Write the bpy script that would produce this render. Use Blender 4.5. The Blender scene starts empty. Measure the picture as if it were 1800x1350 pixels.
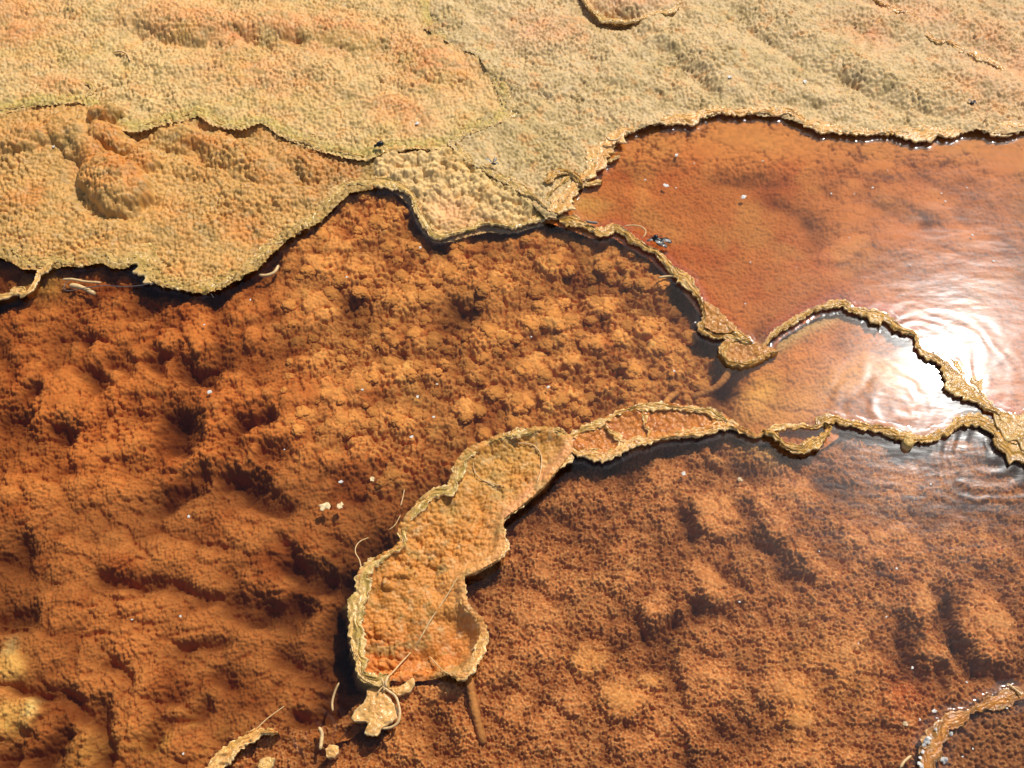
import bpy, bmesh, math, random
import numpy as np
from mathutils import Vector, Matrix

# ------------------------------------------------------------------ camera, sky, sun, exposure
W, H = 1800.0, 1350.0
CAM_H, PITCH, HFOV = 1.9, math.radians(58.0), math.radians(48.0)
FOC = (W / 2) / math.tan(HFOV / 2)
scene = bpy.context.scene
COL = scene.collection
cam_d = bpy.data.cameras.new('camera')
cam_d.sensor_fit = 'HORIZONTAL'
cam_d.angle = HFOV
cam_d.clip_start, cam_d.clip_end = 0.02, 2000
cam = bpy.data.objects.new('camera', cam_d)
COL.objects.link(cam)
cam.location = (0, 0, CAM_H)
cam.rotation_euler = (math.pi / 2 - PITCH, 0, 0)
scene.camera = cam


def ray(u, v):
    """direction of the sight line through photo pixel (u, v)"""
    u = np.asarray(u, float); v = np.asarray(v, float)
    cx, cy = (u - W / 2) / FOC, -(v - H / 2) / FOC
    sp, cp = math.sin(PITCH), math.cos(PITCH)
    return cx, cp + cy * sp, -sp + cy * cp


def at(u, v, z=0.0):
    dx, dy, dz = ray(u, v)
    t = (z - CAM_H) / dz
    return dx * t, dy * t


def P(u, v, z=0.0):
    x, y = at(u, v, z)
    return Vector((float(x), float(y), z))


# the sun stands where its mirror image falls on the water beside the small rim
gx, gy, gz = ray(1660, 640)
SUN = Vector((float(gx), float(gy), -float(gz))).normalized()
SUN_EL = math.asin(SUN.z)
SUN_AZ = math.atan2(SUN.x, SUN.y)

world = bpy.data.worlds.new('World')
scene.world = world
world.use_nodes = True
wn = world.node_tree
bg = wn.nodes['Background']
sky = wn.nodes.new('ShaderNodeTexSky')
sky.sky_type = 'NISHITA'
sky.sun_disc = False
sky.sun_elevation = SUN_EL
sky.sun_rotation = SUN_AZ
sky.dust_density = 6.0
sky.altitude = 1500
wn.links.new(sky.outputs[0], bg.inputs[0])
bg.inputs[1].default_value = 0.13

sun_d = bpy.data.lights.new('sun', 'SUN')
sun_d.energy = 4.0
sun_d.angle = math.radians(0.53)
sun_d.color = (1.0, 0.975, 0.94)
sun = bpy.data.objects.new('sun', sun_d)
COL.objects.link(sun)
sun.rotation_euler = SUN.to_track_quat('Z', 'Y').to_euler()
sun.location = SUN * 20

scene.view_settings.view_transform = 'Standard'
scene.view_settings.look = 'None'
scene.view_settings.gamma = 1
scene.view_settings.use_curve_mapping = False
scene.view_settings.exposure = 0.0
scene.render.engine = 'CYCLES'
scene.cycles.transparent_max_bounces = 12

# ------------------------------------------------------------------ noise in numpy
def _hash(ix, iy, seed):
    h = (ix.astype(np.int64) * 374761393 + iy.astype(np.int64) * 668265263 + seed * 982451653) & 0xFFFFFFFF
    h = ((h ^ (h >> 13)) * 1274126177) & 0xFFFFFFFF
    h = ((h ^ (h >> 16)) * 2246822519) & 0xFFFFFFFF
    return (h ^ (h >> 15)) & 0xFFFFFFFF


def perlin(x, y, seed=0):
    ca, sa = math.cos(seed * 2.3 + .6), math.sin(seed * 2.3 + .6)
    x, y = x * ca - y * sa, x * sa + y * ca
    x0 = np.floor(x); y0 = np.floor(y)
    fx = x - x0; fy = y - y0
    ix = x0.astype(np.int64); iy = y0.astype(np.int64)
    sx = fx * fx * fx * (fx * (fx * 6 - 15) + 10); sy = fy * fy * fy * (fy * (fy * 6 - 15) + 10)

    def g(dx, dy):
        a = _hash(ix + dx, iy + dy, seed) * (2 * math.pi / 4294967296.0)
        return np.cos(a) * (fx - dx) + np.sin(a) * (fy - dy)
    n0 = g(0, 0) * (1 - sx) + g(1, 0) * sx
    n1 = g(0, 1) * (1 - sx) + g(1, 1) * sx
    return (n0 * (1 - sy) + n1 * sy) * 1.45


def fbm(x, y, seed=0, octs=4, gain=0.5):
    s = 0; a = 1.0; t = 0
    for o in range(octs):
        s = s + a * perlin(x * 2 ** o + 17.3 * o, y * 2 ** o - 9.1 * o, seed + o * 7)
        t += a; a *= gain
    return s / t


def worley(x, y, seed=0, jit=0.9):
    """squared distance to the nearest jittered cell point, and a random number of that cell"""
    ca, sa = math.cos(seed * 1.7), math.sin(seed * 1.7)          # every layer has its own lattice direction
    x, y = x * ca - y * sa, x * sa + y * ca
    ix = np.floor(x).astype(np.int64); iy = np.floor(y).astype(np.int64)
    best = np.full(x.shape, 9.0); bid = np.zeros(x.shape)
    for dx in (-1, 0, 1):
        for dy in (-1, 0, 1):
            h = _hash(ix + dx, iy + dy, seed)
            px = ix + dx + 0.5 + jit * ((h & 0xFFFF) / 65536.0 - 0.5)
            py = iy + dy + 0.5 + jit * ((h >> 16) / 65536.0 - 0.5)
            d = (x - px) ** 2 + (y - py) ** 2
            m = d < best
            best = np.where(m, d, best)
            bid = np.where(m, ((h * 2654435761) & 0xFFFF) / 65536.0, bid)
    return best, bid


def dome(x, y, s, seed, jit=0.9):
    f, r = worley(x / s, y / s, seed, jit)
    return np.clip(1 - 2.7 * f, 0, 1) ** .5, r


def gran(x, y, s, seed, jit=0.9):
    """granules of mixed size"""
    m = sstep(-.12, .12, fbm(x / (4.5 * s), y / (4.5 * s), seed + 50, 2))
    a, ra = dome(x, y, s, seed, jit); b, rb = dome(x, y, s * .68, seed + 60, jit)
    k = .45 + .75 * sstep(-.3, .35, fbm(x / (14 * s), y / (14 * s), seed + 55, 2))      # some stretches lie smooth
    return (a * (1 - m) + .72 * b * m - .5) * k + .5, ra * (1 - m) + rb * m


def sdome(x, y, s, seed, jit=0.9):
    f, r = worley(x / s, y / s, seed, jit)
    return np.clip(1 - 1.35 * f, 0, 1), r


def sstep(a, b, x):
    t = np.clip((x - a) / (b - a), 0, 1)
    return t * t * (3 - 2 * t)


def lin(c):
    c = np.asarray(c, float) / 255.0
    return np.where(c <= 0.04045, c / 12.92, ((c + 0.055) / 1.055) ** 2.4)


def mixc(col, c, f):
    return col + (lin(c) - col) * np.asarray(f)[..., None]


# ------------------------------------------------------------------ materials
def new_mat(name):
    m = bpy.data.materials.new(name)
    m.use_nodes = True
    nt = m.node_tree
    for n in list(nt.nodes):
        nt.nodes.remove(n)
    out = nt.nodes.new('ShaderNodeOutputMaterial')
    return m, nt, out


def mat_attr(name, rough=0.7, spec=0.2, grain=900.0, grain_amt=0.25, bump=0.0, bump_scale=400.0, coat=0.0, rnd=0.0, sheen=0.0):
    """surface whose own colour is stored on the mesh, with fine grain on top"""
    m, nt, out = new_mat(name)
    b = nt.nodes.new('ShaderNodeBsdfPrincipled')
    at_ = nt.nodes.new('ShaderNodeAttribute'); at_.attribute_name = 'albedo'
    tc = nt.nodes.new('ShaderNodeNewGeometry')
    nz = nt.nodes.new('ShaderNodeTexNoise'); nz.inputs['Scale'].default_value = grain; nz.inputs['Detail'].default_value = 3
    nt.links.new(tc.outputs['Position'], nz.inputs['Vector'])
    mr = nt.nodes.new('ShaderNodeMapRange')
    mr.inputs['From Min'].default_value = 0.25; mr.inputs['From Max'].default_value = 0.75
    mr.inputs['To Min'].default_value = 1 - grain_amt; mr.inputs['To Max'].default_value = 1 + grain_amt
    nt.links.new(nz.outputs['Fac'], mr.inputs['Value'])
    mu = nt.nodes.new('ShaderNodeVectorMath'); mu.operation = 'SCALE'
    nt.links.new(at_.outputs['Color'], mu.inputs[0]); nt.links.new(mr.outputs[0], mu.inputs['Scale'])
    last = mu.outputs[0]
    if rnd:
        oi = nt.nodes.new('ShaderNodeObjectInfo')
        mr2 = nt.nodes.new('ShaderNodeMapRange')
        mr2.inputs['To Min'].default_value = 1 - rnd; mr2.inputs['To Max'].default_value = 1 + rnd
        nt.links.new(oi.outputs['Random'], mr2.inputs['Value'])
        m2 = nt.nodes.new('ShaderNodeVectorMath'); m2.operation = 'SCALE'
        nt.links.new(last, m2.inputs[0]); nt.links.new(mr2.outputs[0], m2.inputs['Scale'])
        last = m2.outputs[0]
    nt.links.new(last, b.inputs['Base Color'])
    b.inputs['Roughness'].default_value = rough
    b.inputs['Specular IOR Level'].default_value = spec
    b.inputs['Coat Weight'].default_value = coat
    b.inputs['Coat Roughness'].default_value = 0.15
    b.inputs['Coat IOR'].default_value = 1.33
    if bump:
        nb = nt.nodes.new('ShaderNodeTexNoise'); nb.inputs['Scale'].default_value = bump_scale; nb.inputs['Detail'].default_value = 2
        nt.links.new(tc.outputs['Position'], nb.inputs['Vector'])
        bp = nt.nodes.new('ShaderNodeBump'); bp.inputs['Strength'].default_value = bump; bp.inputs['Distance'].default_value = 0.002
        nt.links.new(nb.outputs['Fac'], bp.inputs['Height'])
        nt.links.new(bp.outputs[0], b.inputs['Normal'])
        nt.links.new(bp.outputs[0], b.inputs['Coat Normal'])
    nt.links.new(b.outputs[0], out.inputs[0])
    return m


def mat_plain(name, col, rough=0.5, spec=0.4, var=0.2, scale=300.0, coat=0.0):
    m, nt, out = new_mat(name)
    b = nt.nodes.new('ShaderNodeBsdfPrincipled')
    g = nt.nodes.new('ShaderNodeNewGeometry')
    nz = nt.nodes.new('ShaderNodeTexNoise'); nz.inputs['Scale'].default_value = scale; nz.inputs['Detail'].default_value = 3
    nt.links.new(g.outputs['Position'], nz.inputs['Vector'])
    cr = nt.nodes.new('ShaderNodeValToRGB')
    c = lin(col)
    cr.color_ramp.elements[0].position = 0.3; cr.color_ramp.elements[1].position = 0.7
    cr.color_ramp.elements[0].color = (*np.clip(c * (1 - var), 0, 1), 1); cr.color_ramp.elements[1].color = (*np.clip(c * (1 + var), 0, 1), 1)
    nt.links.new(nz.outputs['Fac'], cr.inputs[0]); nt.links.new(cr.outputs[0], b.inputs['Base Color'])
    b.inputs['Roughness'].default_value = rough; b.inputs['Specular IOR Level'].default_value = spec
    b.inputs['Coat Weight'].default_value = coat
    nt.links.new(b.outputs[0], out.inputs[0])
    return m


def mat_water(name, tint, r1=0.05, r2=0.19, f2=0.25, ripple=0.1, rip_scale=28.0, rings=None, absorb=0.0):
    """clear shallow water: light passes through, the surface mirrors by Fresnel; a faint dusty film widens the mirror lobe"""
    m, nt, out = new_mat(name)
    N = nt.nodes.new; L = nt.links.new
    g = N('ShaderNodeNewGeometry')
    mp = N('ShaderNodeMapping'); mp.inputs['Scale'].default_value = (1.0, 2.2, 1.0); mp.inputs['Rotation'].default_value = (0, 0, 0.5)
    L(g.outputs['Position'], mp.inputs['Vector'])
    nz = N('ShaderNodeTexNoise'); nz.inputs['Scale'].default_value = rip_scale; nz.inputs['Detail'].default_value = 2.5
    L(mp.outputs[0], nz.inputs['Vector'])
    height = nz.outputs['Fac']
    bp = N('ShaderNodeBump'); bp.inputs['Strength'].default_value = ripple; bp.inputs['Distance'].default_value = 0.004
    L(height, bp.inputs['Height'])
    normal = bp.outputs[0]
    for (c, lam, rad, amp) in (rings or []):
        vd = N('ShaderNodeVectorMath'); vd.operation = 'DISTANCE'; vd.inputs[1].default_value = c
        # wobble the distance a little so that the rings are not compass-drawn
        nz2 = N('ShaderNodeTexNoise'); nz2.inputs['Scale'].default_value = 9.0
        L(g.outputs['Position'], nz2.inputs['Vector'])
        L(g.outputs['Position'], vd.inputs[0])
        wob = N('ShaderNodeMath'); wob.operation = 'MULTIPLY_ADD'; wob.inputs[1].default_value = lam * 3.2
        L(nz2.outputs['Fac'], wob.inputs[0]); L(vd.outputs['Value'], wob.inputs[2])
        k = N('ShaderNodeMath'); k.operation = 'MULTIPLY'; k.inputs[1].default_value = 2 * math.pi / lam
        L(wob.outputs[0], k.inputs[0])
        s = N('ShaderNodeMath'); s.operation = 'SINE'; L(k.outputs[0], s.inputs[0])
        fo = N('ShaderNodeMapRange'); fo.interpolation_type = 'SMOOTHSTEP'
        fo.inputs['From Min'].default_value = rad[0]; fo.inputs['From Max'].default_value = rad[1]
        fo.inputs['To Min'].default_value = 1; fo.inputs['To Max'].default_value = 0
        L(vd.outputs['Value'], fo.inputs['Value'])
        mu = N('ShaderNodeMath'); mu.operation = 'MULTIPLY'; L(s.outputs[0], mu.inputs[0]); L(fo.outputs[0], mu.inputs[1])
        b2 = N('ShaderNodeBump'); b2.inputs['Strength'].default_value = 1.0; b2.inputs['Distance'].default_value = amp
        L(mu.outputs[0], b2.inputs['Height']); L(normal, b2.inputs['Normal'])
        normal = b2.outputs[0]
    # Schlick reflectance of water, the same from above and from below
    dt = N('ShaderNodeVectorMath'); dt.operation = 'DOT_PRODUCT'; L(g.outputs['Incoming'], dt.inputs[0]); L(normal, dt.inputs[1])
    ab = N('ShaderNodeMath'); ab.operation = 'ABSOLUTE'; L(dt.outputs['Value'], ab.inputs[0])
    om = N('ShaderNodeMath'); om.operation = 'SUBTRACT'; om.use_clamp = True; om.inputs[0].default_value = 1.0; L(ab.outputs[0], om.inputs[1])
    pw = N('ShaderNodeMath'); pw.operation = 'POWER'; pw.inputs[1].default_value = 5.0; L(om.outputs[0], pw.inputs[0])
    fr = N('ShaderNodeMath'); fr.operation = 'MULTIPLY_ADD'; fr.inputs[1].default_value = .98; fr.inputs[2].default_value = .02; L(pw.outputs[0], fr.inputs[0])
    tr = N('ShaderNodeBsdfTransparent'); tr.inputs[0].default_value = (*tint, 1)
    g1 = N('ShaderNodeBsdfGlossy'); g1.inputs['Roughness'].default_value = r1; L(normal, g1.inputs['Normal'])
    g2 = N('ShaderNodeBsdfGlossy'); g2.inputs['Roughness'].default_value = r2; L(normal, g2.inputs['Normal'])
    gm = N('ShaderNodeMixShader'); gm.inputs[0].default_value = f2; L(g1.outputs[0], gm.inputs[1]); L(g2.outputs[0], gm.inputs[2])
    mx = N('ShaderNodeMixShader'); L(fr.outputs[0], mx.inputs[0]); L(tr.outputs[0], mx.inputs[1]); L(gm.outputs[0], mx.inputs[2])
    L(mx.outputs[0], out.inputs[0])
    if absorb:
        va = N('ShaderNodeVolumeAbsorption'); va.inputs['Color'].default_value = (.16, .10, .10, 1); va.inputs['Density'].default_value = absorb
        L(va.outputs[0], out.inputs['Volume'])
    return m


M_BED = mat_attr('mat_bed', rough=0.85, spec=0.05, grain=700, grain_amt=0.22)
M_DRY = mat_attr('mat_damp', rough=0.6, spec=0.3, grain=700, grain_amt=0.18)
M_RIM = mat_attr('rim_crust', rough=0.75, spec=0.2, grain=600, grain_amt=0.2, bump=0.45, bump_scale=330, coat=0.9)
M_NOD = mat_attr('nodule_mat', rough=0.85, spec=0.05, grain=700, grain_amt=0.2, rnd=0.14)
M_STRAND = mat_plain('pale_root', (214, 176, 118), rough=0.45, scale=250)
M_GREYSTRAND = mat_plain('grey_thread', (98, 88, 82), rough=0.3, scale=400)
M_FLAKE = mat_plain('white_flake', (206, 198, 182), rough=0.5, var=0.12, scale=500)
M_CREAM = mat_plain('cream_flake', (226, 196, 140), rough=0.4, var=0.2, scale=200, coat=0.4)
M_BLACK = mat_plain('black_chitin', (22, 22, 24), rough=0.25, var=0.3)
M_WING = mat_plain('grey_wing', (142, 136, 128), rough=0.35, var=0.45, scale=500, coat=0.3)
M_TWIG = mat_plain('grey_twig', (120, 112, 98), rough=0.6)
M_SALT = mat_plain('white_crust', (206, 200, 186), rough=0.3, var=0.1, scale=900, coat=0.5)
M_GROUND = mat_plain('ochre_ground', (176, 132, 78), rough=0.85, var=0.3, scale=30)


# ------------------------------------------------------------------ object helpers
def tag(o, label=None, cat=None, group=None, kind=None):
    if label: o['label'] = label
    if cat: o['category'] = cat
    if group: o['group'] = group
    if kind: o['kind'] = kind
    return o


def np_mesh(name, verts, quads, cols=None, tris=None, smooth=True):
    me = bpy.data.meshes.new(name)
    verts = np.ascontiguousarray(verts, np.float32)
    me.vertices.add(len(verts)); me.vertices.foreach_set('co', verts.ravel())
    parts = []; starts = []; n = 0
    if quads is not None and len(quads):
        q = np.ascontiguousarray(quads, np.int32); parts.append(q.ravel()); starts.append(np.arange(len(q)) * 4); n = q.size
    if tris is not None and len(tris):
        t = np.ascontiguousarray(tris, np.int32); parts.append(t.ravel()); starts.append(n + np.arange(len(t)) * 3)
    idx = np.concatenate(parts); st = np.concatenate(starts).astype(np.int32)
    me.loops.add(len(idx)); me.loops.foreach_set('vertex_index', idx.astype(np.int32))
    me.polygons.add(len(st)); me.polygons.foreach_set('loop_start', st)
    me.update(calc_edges=True)
    if smooth:
        me.polygons.foreach_set('use_smooth', np.ones(len(st), bool))
    if cols is not None:
        ca = me.attributes.new('albedo', 'FLOAT_COLOR', 'POINT')
        c4 = np.ones((len(verts), 4), np.float32); c4[:, :3] = np.clip(cols, 0.002, 0.95)
        ca.data.foreach_set('color', c4.ravel())
    me.validate()
    return me


def add_obj(name, me, mat, parent=None):
    o = bpy.data.objects.new(name, me)
    if mat is not None and not me.materials:
        me.materials.append(mat)
    COL.objects.link(o)
    if parent is not None:
        o.parent = parent
    return o


def empty(name, loc):
    o = bpy.data.objects.new(name, None)
    o.empty_display_size = 0.02
    o.location = loc
    COL.objects.link(o)
    return o


def child(o, parent):
    """parent while the mesh stays where it stands in the world"""
    o.parent = parent
    o.matrix_parent_inverse = Matrix.Translation(parent.location).inverted()
    return o


# ------------------------------------------------------------------ layout traced on the ground
T2_LOW = [(-260, 200), (0, 192), (50, 182), (100, 178), (150, 173), (185, 190), (215, 222), (240, 226), (275, 213), (318, 205), (350, 193), (380, 214),
          (415, 222), (465, 208), (500, 234), (545, 250), (575, 261), (640, 276)]
T1_A = [(-260, 425), (0, 438), (30, 449), (53, 464), (98, 458), (133, 458), (187, 449), (207, 461), (246, 443), (265, 461), (273, 481), (293, 493),
        (326, 499), (353, 505), (376, 499), (415, 479), (444, 461), (468, 436), (495, 412), (550, 380), (575, 355), (605, 328), (650, 320)]
S_A = [(650, 320), (700, 325), (725, 345), (740, 380), (752, 398), (770, 415), (813, 406), (853, 394), (901, 397), (941, 384), (968, 377)]
A_B = [(968, 377), (1013, 391), (1056, 408), (1083, 402), (1120, 426), (1155, 445), (1184, 472), (1209, 496), (1232, 526), (1256, 560), (1278, 585), (1325, 605)]
B_C = [(1325, 605), (1343, 606), (1362, 581), (1401, 558), (1430, 543), (1472, 530), (1497, 542), (1530, 549), (1556, 551), (1575, 571), (1611, 586),
       (1620, 612), (1652, 627), (1685, 656), (1714, 688), (1741, 714), (1770, 727), (1795, 738), (2060, 800)]
T3_B = [(968, 377), (985, 345), (1015, 322), (1040, 295), (1062, 262), (1088, 232), (1140, 214), (1210, 206), (1260, 194), (1315, 196), (1380, 197),
        (1420, 213), (1465, 226), (1530, 230), (1565, 225), (1615, 231), (1670, 230), (1720, 222), (1760, 232), (1800, 222), (2060, 222)]
T2_T3 = [(745, -260), (748, 40), (800, 72), (850, 95), (866, 125), (882, 155), (896, 190), (888, 208), (853, 217), (813, 231), (795, 248)]
T3_S = [(795, 248), (830, 280), (875, 305), (930, 338), (968, 377)]
T2_S = [(640, 276), (668, 262), (720, 256), (760, 257), (795, 248)]
ISL_L = [(1003, 776), (981, 760), (947, 757), (905, 762), (873, 774), (824, 796), (807, 816), (798, 840), (790, 860), (756, 872), (732, 893), (717, 915),
         (704, 935), (709, 957), (692, 970), (663, 989), (634, 1012), (638, 1042), (628, 1073), (622, 1102), (622, 1130), (632, 1157), (640, 1186), (664, 1196), (683, 1187)]
ISL_R = [(793, 1186), (815, 1190), (833, 1161), (843, 1136), (851, 1114), (846, 1094), (831, 1081), (818, 1066), (813, 1041), (814, 1014), (844, 1001),
         (872, 984), (884, 959), (881, 932), (883, 912), (922, 883), (960, 849), (983, 818), (1003, 794)]
F_UP = [(1003, 778), (1024, 758), (1049, 750), (1090, 725), (1132, 716), (1171, 715), (1220, 720), (1257, 728), (1282, 742)]
F_LOW = [(1003, 782), (1015, 793), (1044, 798), (1071, 799), (1098, 783), (1137, 774), (1171, 770), (1218, 763), (1247, 754), (1282, 742)]
C_D = [(1282, 742), (1301, 756), (1328, 767), (1346, 757), (1362, 764), (1380, 783), (1401, 791), (1436, 774), (1460, 757), (1450, 741), (1465, 738), (1497, 744), (1538, 752),
       (1575, 760), (1600, 769), (1626, 771), (1661, 754), (1690, 740), (1722, 733), (1738, 752), (1763, 774), (1798, 795), (2060, 880)]
BOT = [(330, 1560), (373, 1350), (407, 1315), (442, 1287), (469, 1282), (489, 1290)]
GAP = [(489, 1290), (540, 1300), (600, 1285), (640, 1250), (664, 1200)]
E_RIM = [(2060, 1215), (1800, 1222), (1768, 1226), (1741, 1230), (1713, 1243), (1685, 1262), (1661, 1277), (1646, 1300), (1634, 1322), (1630, 1350), (1640, 1560)]


def spline(pts, step=0.002, z=0.0):
    """Catmull-Rom through traced points laid on the plane z; extra columns (half width) are interpolated along"""
    pts = np.asarray(pts, float)
    x, y = at(pts[:, 0], pts[:, 1], z)
    D = np.column_stack([x, y] + [pts[:, k] for k in range(2, pts.shape[1])])
    Q = np.vstack([2 * D[0] - D[1], D, 2 * D[-1] - D[-2]])
    out = []
    for i in range(1, len(Q) - 2):
        n = max(2, int(np.hypot(*(Q[i + 1, :2] - Q[i, :2])) / step))
        t = np.linspace(0, 1, n, endpoint=False)[:, None]
        a, b, c, d = Q[i - 1], Q[i], Q[i + 1], Q[i + 2]
        out.append(0.5 * (2 * b + (c - a) * t + (2 * a - 5 * b + 4 * c - d) * t * t + (3 * b - a - 3 * c + d) * t ** 3))
    out.append(Q[-2][None])
    return np.vstack(out)


# grid of sight lines, denser than the picture inside the frame, coarser beyond it
def axis(lo, a, b, hi, step):
    mid = np.arange(a, b + step, step)
    left = [mid[0]]; s = step
    while left[-1] > lo:
        s = min(s * 1.12, 14); left.append(left[-1] - s)
    right = [mid[-1]]; s = step
    while right[-1] < hi:
        s = min(s * 1.12, 14); right.append(right[-1] + s)
    return np.concatenate([np.array(left[:0:-1]), mid, np.array(right[1:])])


STEP = 1.5
GU = axis(-255, -6, 1806, 2055, STEP)
GV = axis(-255, -6, 1356, 1555, STEP)
UU, VV = np.meshgrid(GU, GV)


def raster(poly):
    """inside mask of a polygon over the grid"""
    p = np.asarray(poly, float); q = np.roll(p, -1, 0)
    mask = np.zeros(UU.shape, bool)
    for r, v in enumerate(GV):
        c = ((p[:, 1] <= v) & (q[:, 1] > v)) | ((q[:, 1] <= v) & (p[:, 1] > v))
        if not c.any(): continue
        xs = np.sort(p[c, 0] + (v - p[c, 1]) / (q[c, 1] - p[c, 1]) * (q[c, 0] - p[c, 0]))
        mask[r] = (np.searchsorted(xs, GU) % 2) == 1
    return mask


def dilate(m, n):
    o = m.copy()
    for k in range(1, n + 1):
        o[:, k:] |= m[:, :-k]; o[:, :-k] |= m[:, k:]
    m2 = o.copy()
    for k in range(1, n + 1):
        o[k:] |= m2[:-k]; o[:-k] |= m2[k:]
    return o


def blur(m, n):
    a = m.astype(np.float32)
    for _ in range(2):
        for ax in (0, 1):
            pad = [(0, 0), (0, 0)]; pad[ax] = (n + 1, n)
            c = np.cumsum(np.pad(a, pad, mode='edge'), axis=ax)
            L = a.shape[ax]
            a = (np.take(c, np.arange(2 * n + 1, 2 * n + 1 + L), axis=ax) - np.take(c, np.arange(0, L), axis=ax)) / (2 * n + 1)
    return a


# mounds and channels, in traced coordinates --------------------------------------------------
def ell(u, v, cx, cy, rx, ry, ang=0.0):
    a = math.radians(ang); c, s = math.cos(a), math.sin(a)
    x = u - cx; y = v - cy
    return np.sqrt(((x * c + y * s) / rx) ** 2 + ((-x * s + y * c) / ry) ** 2)


def segd(u, v, pts):
    best = np.full(u.shape, 1e9)
    for (a, b) in zip(pts[:-1], pts[1:]):
        ax, ay = a[0], a[1]; bx, by = b[0] - ax, b[1] - ay
        L = bx * bx + by * by + 1e-9
        t = np.clip(((u - ax) * bx + (v - ay) * by) / L, 0, 1)
        best = np.minimum(best, np.hypot(u - ax - t * bx, v - ay - t * by))
    return best


def lumps(u, v, wob, items, power=0.55):
    h = np.zeros(u.shape)
    u, v = u + 8 * perlin(u / 40, v / 30, 17) + 4 * perlin(u / 15, v / 12, 18), v + 6 * perlin(u / 40, v / 30, 19) + 3 * perlin(u / 15, v / 12, 20)
    for it in items:
        if it[0] == 'e':
            _, cx, cy, rx, ry, ang, amp = it
            d = ell(u, v, cx, cy, rx, ry, ang)
        else:
            _, pts, w, amp = it
            d = segd(u, v, pts) / w
        d = d + wob
        h = np.maximum(h, amp * np.clip(1 - d * d, 0, 1) ** power)
    return h


def hollows(u, v, wob, items):
    h = np.zeros(u.shape)
    du = 11 * perlin(u / 44, v / 38, 7) + 1.5 * perlin(u / 15, v / 13, 8); dv = 9 * perlin(u / 44, v / 38, 9) + 1.2 * perlin(u / 15, v / 13, 10)
    uu = u + du; vv = v + dv
    var = 1 + .35 * perlin(u / 60, v / 50, 12)
    for (pts, w, dep) in items:
        d = segd(uu, vv, pts) / (w * var) + wob
        h = np.maximum(h, dep * (.85 + .4 * perlin(u / 50, v / 42, 14)) * np.exp(-np.clip(d * .50, 0, 9) ** 1.8))
    return h


def soft(u, v, cx, cy, rx, ry, ang=0):
    return np.exp(-ell(u, v, cx, cy, rx, ry, ang) ** 2)


REG = {}


def bed(key, name, label, poly, zb, detail, mat, margin=14, kind='structure', cat=None, group=None, parent=None, ceil=None):
    """one stretch of mat-covered ground between rims"""
    m0 = raster(poly)
    m = dilate(m0, int(margin / STEP))
    idx = -np.ones(m.shape, np.int64)
    # keep vertices used by complete faces
    f = m[:-1, :-1] & m[1:, :-1] & m[:-1, 1:] & m[1:, 1:]
    use = np.zeros(m.shape, bool)
    use[:-1, :-1] |= f; use[1:, :-1] |= f; use[:-1, 1:] |= f; use[1:, 1:] |= f
    idx[use] = np.arange(use.sum())
    u = UU[use]; v = VV[use]
    inner = blur(m0, 12)[use]
    zbase = zb(u, v) if callable(zb) else np.full(u.shape, zb)
    x, y = at(u, v, zbase)
    h, col = detail(u, v, x, y, inner)
    if ceil is not None:
        t = ceil - (zbase + h); h = ceil - .5 * (t + np.sqrt(t * t + .006 ** 2)) - zbase
    verts = np.column_stack([x, y, zbase + h])
    fi, fj = np.nonzero(f)
    quads = np.column_stack([idx[fi + 1, fj], idx[fi + 1, fj + 1], idx[fi, fj + 1], idx[fi, fj]])
    o = add_obj(name, np_mesh(name, verts, quads, col), mat, None)
    tag(o, label, cat, group, kind)
    REG[key] = dict(z=zbase + h, use=use, idx=idx, obj=o)
    return o


def bed_z(key, u, v):
    r = REG[key]
    i = int(np.clip(np.searchsorted(GV, v), 0, len(GV) - 1)); j = int(np.clip(np.searchsorted(GU, u), 0, len(GU) - 1))
    k = r['idx'][i, j]
    return float(r['z'][k]) if k >= 0 else None


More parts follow.
